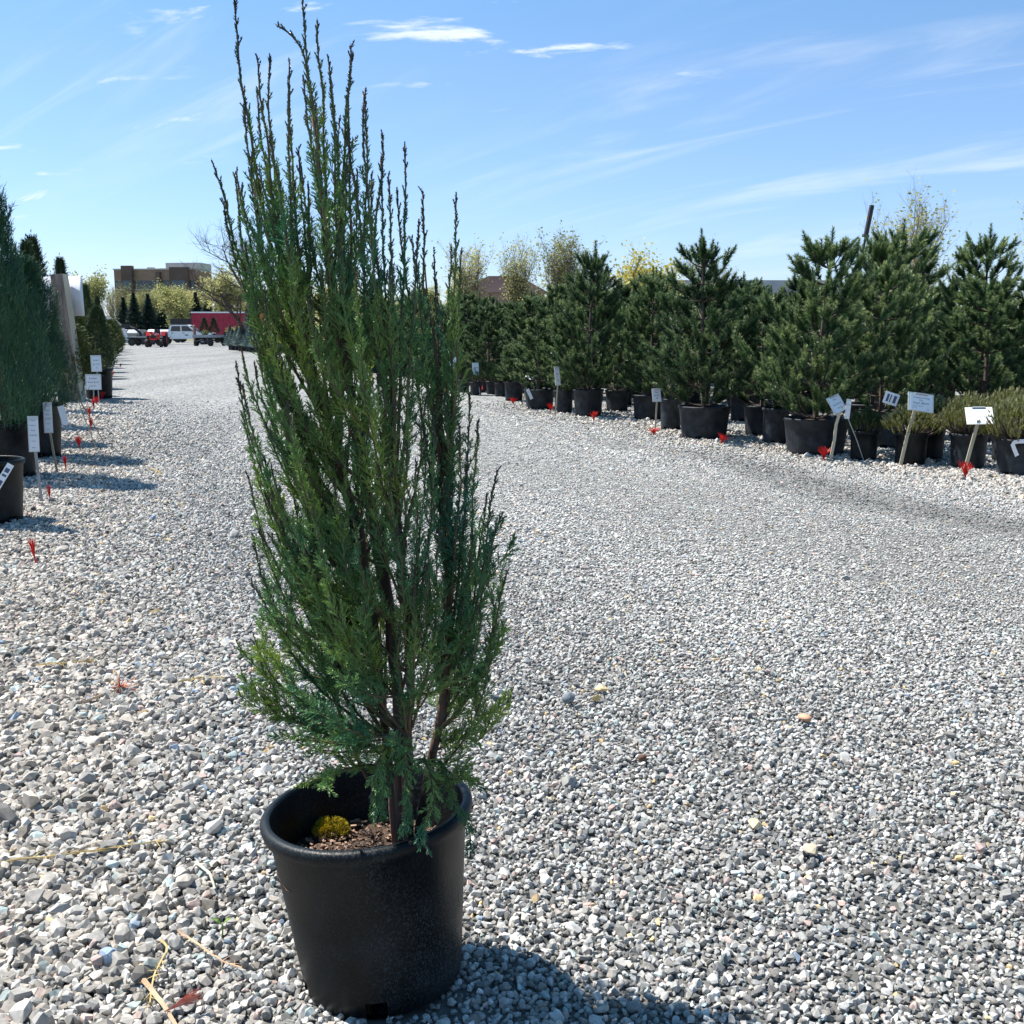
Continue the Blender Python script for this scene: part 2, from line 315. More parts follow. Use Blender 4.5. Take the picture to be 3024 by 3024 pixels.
def unit(v):
    v = np.asarray(v, float); return v / (np.linalg.norm(v, axis=-1, keepdims=True) + 1e-12)
def perp(d, rng):
    r = rng.normal(size=d.shape); r -= d * (r * d).sum(-1, keepdims=True); return unit(r)
def cones(mb, p0, p1, r, rng, a=0.0):
    """thin three-sided spikes from p0 to p1 (foliage cords)"""
    n = len(p0)
    if n == 0: return
    d = unit(p1 - p0); u = perp(d, rng); w = np.cross(d, u); r = np.broadcast_to(np.asarray(r, float), (n,))[:, None]
    mid = p0 + (p1 - p0) * 0.0
    b = [mid + r * (math.cos(t) * u + math.sin(t) * w) for t in (0, 2.094, 4.189)]
    v = np.stack(b + [p1], 1).reshape(-1, 3)
    i = np.arange(n)[:, None] * 4
    t = np.concatenate([i + np.array([[0, 1, 3]]), i + np.array([[1, 2, 3]]), i + np.array([[2, 0, 3]])], 1).reshape(-1, 3)
    mb.add(v, t=t, a=np.repeat(np.broadcast_to(np.asarray(a, float), (n,)), 4))
def blades(mb, p0, p1, w, rng, a=0.0):
    """flat needles: one triangle each"""
    n = len(p0); d = unit(p1 - p0); u = perp(d, rng) * np.broadcast_to(np.asarray(w, float), (n,))[:, None] / 2
    v = np.stack([p0 - u, p0 + u, p1], 1).reshape(-1, 3)
    aa = np.broadcast_to(np.asarray(a, float), (n,))
    mb.add(v, t=np.arange(3 * n).reshape(-1, 3), a=np.stack([aa * 0.4, aa * 0.4, aa], 1).ravel())
def leaves(mb, c, size, rng, a=0.0):
    n = len(c); d = unit(rng.normal(size=(n, 3))); u = perp(d, rng); s_ = np.broadcast_to(np.asarray(size, float), (n,))[:, None]
    v = np.stack([c - d * s_ * 0.5, c + u * s_ * 0.32, c + d * s_ * 0.5, c - u * s_ * 0.32], 1).reshape(-1, 3)
    mb.add(v, q=np.arange(4 * n).reshape(-1, 4), a=a)

def thing(name, label, cat, loc=(0, 0, 0), rz=0.0, group=None):
    o = bpy.data.objects.new(name, None); C.objects.link(o); o.empty_display_size = 0.1
    o.location = loc; o.rotation_euler = (0, 0, rz); o['label'] = label; o['category'] = cat
    if group: o['group'] = group
    return o
def part(name, me, mat, parent=None, label=None, smooth=False, attr=False, kind=None):
    if isinstance(me, MB): me = me.mesh(name, smooth=smooth, attr=attr)
    m = MT[mat] if isinstance(mat, str) else mat
    if not me.materials: me.materials.append(m)
    o = bpy.data.objects.new(name, me); C.objects.link(o)
    if parent is not None: o.parent = parent
    if me.materials[0] != m:
        o.material_slots[0].link = 'OBJECT'; o.material_slots[0].material = m
    if label: o['label'] = label
    if kind: o['kind'] = kind
    return o
def tag(o, label, cat, group=None):
    o['label'] = label; o['category'] = cat
    if group: o['group'] = group
    return o
def struct(name, mb, mat, kind='structure', smooth=False):
    o = part(name, mb, mat, smooth=smooth); o['kind'] = kind; return o

# ------------------------------------------------------------------ ground, hill, gravel
g = MB(); N_ = 60
xs = np.linspace(-900, 900, N_); ys = np.linspace(-60, 1500, N_)
g.add([[-900, -60, 0], [900, -60, 0], [900, 1500, 0], [-900, 1500, 0]], q=[[0, 1, 2, 3]])
struct('ground', g, 'ground')

h = MB(); hx = np.linspace(-420, 420, 85); hy = np.linspace(135, 700, 50)
X, Y = np.meshgrid(hx, hy); r_ = np.clip((Y - 150) / 90, 0, 1); r_ = r_ * r_ * (3 - 2 * r_)
Z = 0.004 + r_ * (3.4 + 1.2 * np.sin(X / 70) + 0.6 * np.sin(X / 23 + Y / 40)) + np.clip((Y - 300) / 400, 0, 1) * 6
Z[0] = -0.3
nx, ny = len(hx), len(hy); ii = (np.arange(ny - 1)[:, None] * nx + np.arange(nx - 1)[None]).ravel()
h.add(np.stack([X, Y, Z], -1).reshape(-1, 3), q=np.stack([ii, ii + 1, ii + nx + 1, ii + nx], 1))
struct('hill', h, 'meadow', smooth=True)

# crushed-stone prototypes: convex hulls, picked by the instancer
stones = bpy.data.collections.new('stone_shapes')
rr = random.Random(5)
for k in range(12):
    bm = bmesh.new()
    for _ in range(15 if k < 9 else 30):
        p = Vector((rr.gauss(0, 1), rr.gauss(0, 1), rr.gauss(0, 1))).normalized() * rr.uniform(0.82, 1.0)
        bm.verts.new((p.x * 0.62, p.y * 0.46, p.z * rr.uniform(0.36, 0.50)))
    bmesh.ops.convex_hull(bm, input=bm.verts)
    for v in [v for v in bm.verts if not v.link_faces]: bm.verts.remove(v)
    me = bpy.data.meshes.new('stone'); bm.to_mesh(me); bm.free()
    me.materials.append(MT['stone'])
    stones.objects.link(bpy.data.objects.new('stone_shape', me))

ROW_A = np.array([5.05, 10.3]); ROW_D = np.array([-0.393, 0.919]); ROW_N = np.array([0.919, 0.393])
LROW_A = np.array([-3.3, 7.0]); LROW_D = np.array([-0.325, 0.946])
def fbm(x, y, f, seed):
    r = np.random.default_rng(seed); o = np.zeros_like(x)
    for i in range(4):
        for _ in range(3):
            a = r.uniform(0, 6.28); ph = r.uniform(0, 6.28); k = f * 2 ** i * r.uniform(.7, 1.3)
            o += np.sin((x * math.cos(a) + y * math.sin(a)) * k + ph) * 0.5 ** i
    return o / 3
def scatter(y0, y1, s, rng, marg):
    xm = 0.5 * y1 + marg
    gx, gy = np.meshgrid(np.arange(-xm, xm, s), np.arange(y0, y1, s * 0.9))
    gx = gx + (np.arange(gx.shape[0]) % 2)[:, None] * s / 2
    x = gx.ravel() + rng.uniform(-.34, .34, gx.size) * s; y = gy.ravel() + rng.uniform(-.34, .34, gx.size) * s
    k = np.abs(x) < 0.5 * y + marg
    return x[k], y[k]
rg = np.random.default_rng(21)
sets = []
for (y0, y1, s, size, up, mg) in ((1.15, 6.2, 0.0178, 0.0192, 0.0, 0.75), (1.15, 6.2, 0.033, 0.0200, 0.006, 0.75), (6.2, 11.5, 0.0232, 0.0245, 0.0, 0.9), (11.5, 23, 0.036, 0.030, 0.0, 0.9)):
    x, y = scatter(y0, y1, s, rg, mg); sets.append(np.stack([x, y, np.full_like(x, size), np.full_like(x, up)], 1))
S = np.concatenate(sets); x, y = S[:, 0], S[:, 1]
cross_r = (np.stack([x, y], 1) - ROW_A) @ ROW_N            # >0: inside the right-hand block
cl = (np.stack([x, y], 1) - LROW_A) @ np.array([-0.946, -0.325])     # >0: inside the left-hand block
n = len(x)
patch = fbm(x, y, 1.3, 3); patch2 = fbm(x, y, 5.0, 4)
edge = np.clip(np.maximum(1 - np.abs(cl + 0.1) / 1.3, 1 - np.abs(cross_r + 0.3) / 1.2), 0, 1)   # coarse tan shoulders
nearleft = np.clip((-x - 0.15 - 0.10 * y) / 0.9, 0, 1) * np.clip((7 - y) / 3, 0, 1)
compact = np.clip(1 - np.abs(cross_r + 3.9) / 3.2, 0, 1) ** .5 * np.clip((y - 3.0) / 3.5, 0, 1)     # driven lane between the rows
size = S[:, 2] * (1 - 0.28 * compact) * np.exp(rg.normal(0, 0.26, n)) * (0.88 + 0.30 * edge + 0.42 * nearleft + 0.07 * patch)
size = np.where(rg.random(n) < 0.006, size * 1.7, size)
track = np.sin(cross_r * 2.1 + 0.6 * fbm(x * .25, y * .25, 1.0, 8)) * 0.5 + 0.35 * fbm(cross_r * 1.6, y * 0.12, 2.0, 12)
mud = np.clip(1 - np.abs(cross_r + 2.0 + 0.25 * np.sin(y * 0.9)) / 0.55, 0, 1) * np.clip(1.15 - np.abs(y - 9.5) / 6, 0, 1)   # dark wheel rut beside the row
keep = rg.random(n) > 0.45 * mud
keep &= ((x + 0.29) ** 2 + (y - 2.26) ** 2) > 0.16 ** 2
keep &= rg.random(n) > np.clip((y - 12) / 11, 0, 1)
keep &= rg.random(n) > np.clip(patch2 - 0.35, 0, 1) * 0.5
v_ = np.clip(rg.normal(0.33, 0.105, n) * (1 - .35 * compact) + .30 * .35 * compact + 0.022 * patch + 0.035 * track * np.clip((y - 3) / 4, 0, 1) + 0.07 * compact + 0.10 * np.clip((y - 8) / 14, 0, 1), 0.08, 0.72) * (1 - 0.6 * mud)  # far stones painted lighter to make up for the shade between them
v_ = np.where(rg.random(n) < 0.08, v_ * 0.5, v_)
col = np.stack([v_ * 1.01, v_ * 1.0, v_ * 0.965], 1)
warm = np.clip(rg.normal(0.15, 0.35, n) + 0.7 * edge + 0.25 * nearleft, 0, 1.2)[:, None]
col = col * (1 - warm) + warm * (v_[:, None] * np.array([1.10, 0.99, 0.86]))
u_ = rg.random(n)
col = np.where((u_ < 0.006)[:, None], np.array([0.62, 0.45, 0.24]) * rg.uniform(.7, 1.1, n)[:, None], col)
col = np.where(((u_ > 0.012) & (u_ < 0.035))[:, None], np.array([0.50, 0.38, 0.34]) * rg.uniform(.7, 1.1, n)[:, None], col)
col = np.where(((u_ > 0.035) & (u_ < 0.0385))[:, None], np.array([0.24, 0.31, 0.39]) * rg.uniform(.7, 1.1, n)[:, None], col)
col = np.where(((u_ > 0.043) & (u_ < 0.075))[:, None], v_[:, None] * np.array([0.86, 1.0, 0.97]), col)
pz = S[:, 3] * 1.0 + size * 0.20 + rg.uniform(-.15, .2, n) * size
pts = np.stack([x, y, pz], 1)[keep]; size = size[keep]; col = col[keep]; compact = compact[keep]; n = len(pts)
gm = bpy.data.meshes.new('gravel'); gm.vertices.add(n); gm.vertices.foreach_set('co', pts.astype(np.float32).ravel())
def pattr(nm, ty, arr, key='value'):
    a = gm.attributes.new(nm, ty, 'POINT'); a.data.foreach_set(key, np.ascontiguousarray(arr).ravel())
pattr('rot', 'FLOAT_VECTOR', np.stack([rg.normal(0, .5, n) * (1 - .6 * compact), rg.normal(0, .5, n) * (1 - .6 * compact), rg.uniform(0, 6.28, n)], 1).astype(np.float32), 'vector')
pattr('scl', 'FLOAT_VECTOR', (size[:, None] * rg.uniform(.8, 1.2, (n, 3)) * np.stack([np.ones(n), np.ones(n), 1 - .45 * compact], 1)).astype(np.float32), 'vector')
pattr('pick', 'INT', rg.integers(0, 12, n).astype(np.int32))
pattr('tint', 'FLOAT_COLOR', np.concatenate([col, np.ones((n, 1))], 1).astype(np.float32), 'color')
gm.materials.append(MT['stone'])
go = bpy.data.objects.new('gravel', gm); C.objects.link(go); go['kind'] = 'stuff'; go['label'] = 'loose grey crushed stone gravel covering the yard'
ng = bpy.data.node_groups.new('gravel_scatter', 'GeometryNodeTree')
ng.interface.new_socket('Geometry', in_out='INPUT', socket_type='NodeSocketGeometry'); ng.interface.new_socket('Geometry', in_out='OUTPUT', socket_type='NodeSocketGeometry')
gi = ng.nodes.new('NodeGroupInput'); gout = ng.nodes.new('NodeGroupOutput')
iop = ng.nodes.new('GeometryNodeInstanceOnPoints'); ci = ng.nodes.new('GeometryNodeCollectionInfo')
ci.inputs['Collection'].default_value = stones; ci.inputs['Separate Children'].default_value = True; ci.inputs['Reset Children'].default_value = True
ng.links.new(gi.outputs[0], iop.inputs['Points']); ng.links.new(ci.outputs[0], iop.inputs['Instance']); iop.inputs['Pick Instance'].default_value = True
for nm, ty, sock in (('rot', 'FLOAT_VECTOR', 'Rotation'), ('scl', 'FLOAT_VECTOR', 'Scale'), ('pick', 'INT', 'Instance Index')):
    a = ng.nodes.new('GeometryNodeInputNamedAttribute'); a.data_type = ty; a.inputs['Name'].default_value = nm
    ng.links.new(a.outputs['Attribute'], iop.inputs[sock])
ng.links.new(iop.outputs[0], gout.inputs[0])
md = go.modifiers.new('scatter', 'NODES'); md.node_group = ng
LEADERS=[
(-0.543,2.26,2.105),(-0.412,2.28,2.103),(-0.375,2.23,2.040),(-0.327,2.30,2.012),(-0.316,2.24,1.971),(-0.487,2.29,1.984),(-0.487,2.21,1.964),(-0.450,2.31,1.979),(-0.434,2.20,1.925),(-0.295,2.28,1.920),(-0.293,2.21,1.896),(-0.535,2.26,1.888),(-0.514,2.31,1.918),(-0.264,2.30,1.839),(-0.260,2.22,1.781),(-0.215,2.26,1.809),(-0.314,2.18,1.819),(-0.595,2.24,1.781),(-0.568,2.31,1.752),(-0.184,2.28,1.728),(-0.237,2.18,1.745),(-0.236,2.34,1.730),(-0.115,2.26,1.713),(-0.188,2.21,1.658),(-0.131,2.30,1.614),(-0.353,2.21,1.966),(-0.392,2.16,1.916),(-0.363,2.33,1.953),(-0.370,2.16,1.868),(-0.456,2.16,1.811),(-0.449,2.36,1.823),(-0.359,2.36,1.876),(-0.562,2.20,1.693),(-0.546,2.34,1.767),(-0.101,2.22,1.598),(-0.268,2.14,1.740),(-0.162,2.33,1.605),(-0.566,2.26,1.375),(-0.549,2.21,1.336),(-0.571,2.29,1.271),(-0.090,2.28,1.334),(-0.072,2.23,1.262),(-0.033,2.26,1.156),(-0.055,2.31,1.098),(-0.104,2.20,1.254),(-0.016,2.26,0.936),(-0.542,2.22,1.151),(-0.557,2.31,1.011),]
TRUNKS=[
[(-0.242,2.260,0.338),(-0.243,2.260,0.500),(-0.247,2.260,0.646),(-0.252,2.260,0.800),(-0.275,2.260,0.940),(-0.297,2.260,1.078),(-0.326,2.260,1.256),(-0.354,2.260,1.474),(-0.380,2.260,1.684),(-0.398,2.260,1.868),],
[(-0.228,2.215,0.360),(-0.226,2.215,0.518),(-0.219,2.215,0.662),(-0.219,2.215,0.813),(-0.228,2.215,0.950),(-0.239,2.215,1.096),(-0.241,2.215,1.314),(-0.245,2.215,1.515),],
[(-0.216,2.290,0.330),(-0.182,2.290,0.487),(-0.149,2.290,0.635),(-0.136,2.290,0.792),(-0.137,2.290,0.934),(-0.144,2.290,1.141),(-0.156,2.290,1.365),(-0.181,2.290,1.581),],
[(-0.262,2.310,0.320),(-0.282,2.310,0.541),(-0.301,2.310,0.786),(-0.318,2.310,0.964),(-0.369,2.310,1.195),(-0.441,2.310,1.419),(-0.505,2.310,1.636),(-0.539,2.310,1.763),],
]
LOWB=[
[(-0.293,2.26,0.438),(-0.321,2.25,0.466),(-0.369,2.24,0.591),(-0.410,2.24,0.702),(-0.425,2.23,0.798),(-0.435,2.22,0.904),],
[(-0.377,2.26,0.585),(-0.463,2.24,0.654),(-0.535,2.21,0.721),(-0.565,2.19,0.809),],
[(-0.377,2.26,0.585),(-0.451,2.23,0.610),(-0.522,2.19,0.646),(-0.569,2.16,0.727),],
[(-0.415,2.26,0.694),(-0.464,2.26,0.753),(-0.530,2.26,0.824),(-0.552,2.26,0.917),],
[(-0.263,2.26,0.500),(-0.326,2.30,0.545),(-0.427,2.34,0.529),(-0.495,2.38,0.520),],
[(-0.258,2.26,0.475),(-0.304,2.22,0.528),(-0.366,2.18,0.533),(-0.416,2.14,0.509),],
[(-0.194,2.26,0.463),(-0.135,2.26,0.512),(-0.076,2.26,0.585),(-0.036,2.26,0.694),(-0.024,2.26,0.800),],
[(-0.157,2.26,0.585),(-0.089,2.29,0.636),(-0.042,2.31,0.712),(-0.016,2.34,0.838),],
[(-0.194,2.26,0.438),(-0.134,2.23,0.486),(-0.087,2.21,0.498),(-0.041,2.18,0.486),],
[(-0.170,2.26,0.536),(-0.100,2.28,0.566),(-0.054,2.29,0.548),(-0.031,2.31,0.591),],
[(-0.245,2.26,0.561),(-0.262,2.21,0.580),(-0.279,2.16,0.565),(-0.290,2.11,0.505),],
[(-0.240,2.26,0.512),(-0.250,2.20,0.559),(-0.270,2.15,0.524),(-0.276,2.09,0.468),],
[(-0.228,2.26,0.512),(-0.188,2.21,0.546),(-0.168,2.15,0.521),(-0.159,2.10,0.463),],
[(-0.251,2.26,0.524),(-0.232,2.20,0.584),(-0.222,2.14,0.550),(-0.211,2.08,0.496),],
[(-0.205,2.26,0.512),(-0.155,2.22,0.540),(-0.131,2.18,0.498),(-0.118,2.14,0.456),],
[(-0.138,2.26,0.741),(-0.086,2.24,0.806),(-0.046,2.22,0.892),(-0.028,2.20,0.988),],
[(-0.277,2.26,0.682),(-0.345,2.23,0.763),(-0.403,2.19,0.876),(-0.437,2.16,0.996),],
[(-0.225,2.26,0.694),(-0.186,2.22,0.778),(-0.159,2.17,0.882),(-0.160,2.13,1.002),],
[(-0.253,2.26,0.741),(-0.298,2.22,0.812),(-0.345,2.18,0.914),(-0.368,2.14,1.044),],
[(-0.133,2.26,0.682),(-0.100,2.30,0.753),(-0.083,2.34,0.838),(-0.078,2.38,0.962),],
[(-0.282,2.26,0.741),(-0.377,2.29,0.791),(-0.474,2.33,0.866),(-0.523,2.36,0.978),],
[(-0.232,2.26,0.646),(-0.276,2.21,0.711),(-0.301,2.15,0.786),(-0.302,2.10,0.901),],
]
ENV=[(0.500,-0.438,-0.042),(0.682,-0.593,-0.013),(0.800,-0.588,-0.018),(1.032,-0.550,-0.031),(1.256,-0.556,-0.089),(1.474,-0.580,-0.106),(1.684,-0.589,-0.124),(1.787,-0.568,-0.213),(1.888,-0.534,-0.290),(1.987,-0.507,-0.319),]
# ------------------------------------------------------------------ the large potted juniper
def pot_profile(rt, rb, h, lip=0.014, lh=0.03, th=0.006):
    return [(rb * 0.05, 0.0), (rb * 0.93, 0.0), (rb, 0.012), (rb + (rt - rb) * 0.11, h * 0.115), (rb + (rt - rb) * 0.5, h * 0.5), (rt - 0.003, h - lh - 0.008), (rt + lip * 0.75, h - lh), (rt + lip, h - lh * 0.55),
            (rt + lip, h - lh * 0.3), (rt + lip * 0.7, h - 0.003), (rt + lip * 0.25, h), (rt - th, h - 0.001), (rt - th - 0.002, h - 0.008), (rb + (rt - rb) * 0.5 - th, h * 0.5), (rb + (rt - rb) * 0.11 - th, h * 0.115), (rb - th, 0.016), (rb * 0.05, 0.016)]
def pot_mesh(rt, rb, h, seg=40, holes=(), **kw):
    m = MB(); m.lathe(pot_profile(rt, rb, h, **kw), seg, skip=lambda i, j: (i in (1, 2, 13, 14)) and j in holes)
    return m.mesh('pot', smooth=True)
def soil_mesh(r, z, rng, depth=0.3, amp=0.008):
    m = MB(); seg, rings = 28, 7; v = [[0, 0, z + amp]]; 
    for i in range(1, rings + 1):
        for j in range(seg):
            a = j * 2 * math.pi / seg; q = r * i / rings
            v.append([q * math.cos(a), q * math.sin(a), z + rng.uniform(-amp, amp)])
    t = [[0, 1 + j, 1 + (j + 1) % seg] for j in range(seg)]
    q = [[1 + (i - 1) * seg + j, 1 + i * seg + j, 1 + i * seg + (j + 1) % seg, 1 + (i - 1) * seg + (j + 1) % seg] for i in range(1, rings) for j in range(seg)]
    return m.add(v, t=t, q=q)
def spray_templates(rng, n, sides, curl=0.2, sub=True):
    """feathery sprays along +z, unit length: list of (p0, p1, weight)"""
    out = []
    for _ in range(n):
        bend = rng.normal(0, curl, 2); ax = lambda t: np.array([bend[0] * t * t, bend[1] * t * t, t])
        A, B, W = [], [], []
        ts = np.linspace(0, 1, 5)
        for i in range(4): A.append(ax(ts[i])); B.append(ax(ts[i + 1] + 0.06)); W.append(1.15)
        roll = rng.uniform(0, 6.28)
        for i in range(sides):
            t = 0.12 + 0.82 * i / sides; az = roll + (i % 2) * math.pi + rng.normal(0, 0.6); el = rng.uniform(0.45, 0.85)
            L = (0.40 * (1 - t) + 0.13) * rng.uniform(0.7, 1.25)
            d = np.array([math.cos(az) * math.sin(el), math.sin(az) * math.sin(el), math.cos(el)]); p = ax(t); e = p + d * L
            A.append(p); B.append(e); W.append(1.0)
            if sub:
                for s_ in (-1, 1):
                    for f in (0.35, 0.65):
                        d2 = unit(d + s_ * 0.7 * np.cross(d, [0, 0, 1]) + np.array([0, 0, .3])); A.append(p + d * L * f); B.append(p + d * L * f + d2 * L * 0.45); W.append(0.8)
        out.append((np.array(A), np.array(B), np.array(W)))
    return out
def frames(d, rng):
    d = unit(d); u = perp(d, rng); w = np.cross(d, u); return np.stack([u, w, d], -1)     # columns
def bez(p, q, r, n):
    t = np.linspace(0, 1, n)[:, None]; return (1 - t) ** 2 * p + 2 * t * (1 - t) * q + t * t * r
def resample(P, n):
    P = np.asarray(P, float); s = np.concatenate([[0], np.cumsum(np.linalg.norm(np.diff(P, axis=0), axis=1))]); q = np.linspace(0, s[-1], n)
    # smooth with a Catmull-like cubic through quadratic interpolation
    out = np.stack([np.interp(q, s, P[:, k]) for k in range(3)], 1)
    for _ in range(2): out[1:-1] = (out[:-2] + 2 * out[1:-1] + out[2:]) / 4
    return out

BASE = np.array([-0.29, 2.26, 0.0])
jun = thing('potted_juniper', 'tall upright green juniper in a big black nursery pot standing alone on the gravel', 'juniper', BASE)
rj = np.random.default_rng(77)
LEAN = math.radians(-4.3)
pot_o = part('pot', pot_mesh(0.219, 0.176, 0.412, 72, holes=(4, 5, 22, 23, 40, 41, 53, 54, 55)), 'plastic', jun)
pot_o.rotation_euler = (0, LEAN, 0); pot_o.location = (0, 0, 0.006)
soil_o = part('potting_soil', soil_mesh(0.203, 0.288, rj), 'soil', jun, smooth=True); soil_o.rotation_euler = (0, LEAN * 0.4, 0); soil_o.location = (-0.02, 0, 0)
ch = MB()
for i in range(800):
    a = rj.uniform(0, 6.28); q = 0.185 * math.sqrt(rj.random()); s_ = rj.uniform(0.002, 0.006)
    R = Matrix.Rotation(rj.uniform(0, 6.28), 3, 'Z') @ Matrix.Rotation(rj.normal(0, .6), 3, 'X')
    ch.box((q * math.cos(a) - 0.02, q * math.sin(a), 0.294 + rj.uniform(-.004, .006)), (s_ * 2.4, s_ * 1.1, s_ * 0.7), R=R)
part('bark_mulch', ch, 'chip', jun, kind='stuff')
mo = MB()
for i in range(1500):
    a = rj.uniform(0, 6.28); q = math.sqrt(rj.random()); zz = math.sqrt(max(0, 1 - q * q)) * 0.036
    p = np.array([[-0.132 + q * 0.042 * math.cos(a), 0.115 + q * 0.036 * math.sin(a), 0.292 + zz * (0.8 + 0.2 * math.sin(a * 3))]])
    d = unit(np.array([[math.cos(a) * q, math.sin(a) * q, 1.0]]) + rj.normal(0, .35, (1, 3)))
    cones(mo, p - d * 0.004, p + d * rj.uniform(0.004, 0.009), 0.0011, rj)
part('moss_cushion', mo, 'moss', jun)

TR = [resample(np.array(t) - BASE, 26) for t in TRUNKS]
for t, r0 in zip(TR, (0.017, 0.013, 0.0125, 0.012)):
    m = MB(); t = t.copy(); t[0, 2] -= 0.085; t[0, 1] += 0.02
    tt = t + rj.normal(0, 0.0022, t.shape)
    m.tube(tt, r0 * (1 - np.linspace(0, 0.86, len(t)) ** 0.9), 9)
    part('trunk', m, 'jbark', jun, smooth=True)

SPR_LONG = spray_templates(rj, 14, 9, 0.16); SPR_SHORT = spray_templates(rj, 10, 5, 0.1, sub=False)
def clothe(path, rng, tip_len, spacing, lmax, bare_from=0.12, droop=0.0, rad=0.0014, ang=0.5):
    """foliage along a branch path; returns p0, p1, radius, tip-ness of each cord"""
    seg = np.linalg.norm(np.diff(path, axis=0), axis=1); s = np.concatenate([[0], np.cumsum(seg)]); L = s[-1]
    T = np.gradient(path, axis=0); out = []
    q = L * bare_from
    while q < L:
        left = L - q
        pos = np.array([np.interp(q, s, path[:, k]) for k in range(3)]); tg = unit(np.array([np.interp(q, s, T[:, k]) for k in range(3)]))
        tipn = np.clip(1 - left / max(tip_len, 1e-4), 0, 1)
        if left < tip_len * 0.8:
            A, B, W = SPR_SHORT[rng.integers(len(SPR_SHORT))]; ln = rng.uniform(0.010, 0.020) + 0.012 * (1 - tipn); an = rng.uniform(0.15, 0.42); rr_ = 0.0019; sp = 0.0085
        else:
            A, B, W = SPR_LONG[rng.integers(len(SPR_LONG))]; ln = min(lmax, 0.028 + 0.16 * (left - tip_len * 0.6)) * rng.uniform(0.55, 1.15); an = rng.uniform(ang * 0.6, ang * 1.35); rr_ = rad; sp = spacing
        d = unit(tg * math.cos(an) + perp(tg[None], rng)[0] * math.sin(an) + np.array([0, 0, 0.25 - droop]))
        F = frames(d[None], rng)[0]
        out.append((pos + (A * ln) @ F.T, pos + (B * ln) @ F.T, W * rr_, np.full(len(A), tipn)))
        q += sp * rng.uniform(0.7, 1.3)
    # terminal bud
    out.append((path[-2:-1] , path[-1:] + unit(T[-1:]) * 0.008, np.array([0.0021]), np.array([1.0])))
    return [np.concatenate([o[k] for o in out]) for k in range(4)]
def branch_obj(path, r0, rng, **kw):
    m = MB(); m.tube(path, r0 * (1 - np.linspace(0, 0.72, len(path))), 5)
    b = part('branch', m, 'jtwig', jun, smooth=True)
    p0, p1, r, a = clothe(path, rng, **kw)
    f = MB(); cones(f, p0, p1, r, rng, a); part('foliage', f, 'jfol', b, attr=True)
    return b
def root_for(tip, rng, dmin, dmax):
    """a point on the trunk nearest below the tip"""
    best = None
    for t in TR:
        zt = tip[2] - rng.uniform(dmin, dmax); zt = max(zt, 0.58)
        i = int(np.argmin(np.abs(t[:, 2] - zt))); p = t[i]
        dd = np.hypot(p[0] - tip[0], p[1] - tip[1]) + rng.uniform(0, 0.05) + 0.8 * abs(p[2] - zt)
        if best is None or dd < best[0]: best = (dd, p)
    return best[1]
def upright(tip, rng, dmin, dmax):
    p = root_for(tip, rng, dmin, dmax); h_ = tip - p
    c = p + np.array([h_[0] * rng.uniform(.65, .95), h_[1] * rng.uniform(.65, .95), h_[2] * rng.uniform(.28, .42)])
    path = bez(p, c, tip, 22); n = len(path); amp = np.linspace(0, 1, n)[:, None]
    ph = rng.uniform(0, 6.28, 4); t = np.linspace(0, 1, n)
    path[:, 0] += (np.sin(t * 9 + ph[0]) * 0.004 + np.sin(t * 21 + ph[1]) * 0.002) * t
    path[:, 1] += (np.sin(t * 9 + ph[2]) * 0.004 + np.sin(t * 21 + ph[3]) * 0.002) * t
    return path
for tip in LEADERS:
    tip = np.array(tip) - BASE
    top = tip[2] > 1.5
    path = upright(tip, rj, 0.42, 0.75)
    branch_obj(path, 0.0042, rj, tip_len=rj.uniform(0.16, 0.30) if top else rj.uniform(0.08, 0.16), spacing=0.0115, lmax=0.055, bare_from=0.2)
# one leader with a hooked tip bending to the left
hook = np.array([(-0.372, 2.19, 1.78), (-0.385, 2.19, 1.90), (-0.398, 2.19, 1.975), (-0.418, 2.19, 2.003), (-0.447, 2.19, 2.021)]) * 1.0367 - np.array([0, 0, 1.45 * 0.0367]) - BASE
branch_obj(resample(hook, 22), 0.0036, rj, tip_len=0.18, spacing=0.011, lmax=0.04)
ez = np.array([e[0] for e in ENV]); e0 = np.array([e[1] for e in ENV]) - BASE[0]; e1 = np.array([e[2] for e in ENV]) - BASE[0]
for k in range(126):
    u = rj.random()
    z = 0.98 + 0.82 * u ** 0.9 if k < 92 else rj.uniform(0.78, 1.22)
    a, b = np.interp(z, ez, e0), np.interp(z, ez, e1); c_, w_ = (a + b) / 2, (b - a) / 2 * 0.93
    th = rj.uniform(0, 6.28) if k % 3 else rj.choice([0.0, math.pi]) + rj.normal(0, .5); q = math.sqrt(rj.uniform(0.02, 1.0)) if k % 3 else rj.uniform(.7, 1.03)
    tip = np.array([c_ + w_ * q * math.cos(th), w_ * 0.82 * q * math.sin(th), z])
    path = upright(tip, rj, 0.26, 0.62) if k < 92 else upright(tip, rj, 0.2, 0.4)
    branch_obj(path, 0.0038, rj, tip_len=rj.uniform(0.05, 0.16), spacing=0.0112, lmax=rj.uniform(0.045, 0.072), ang=0.48, bare_from=0.16)
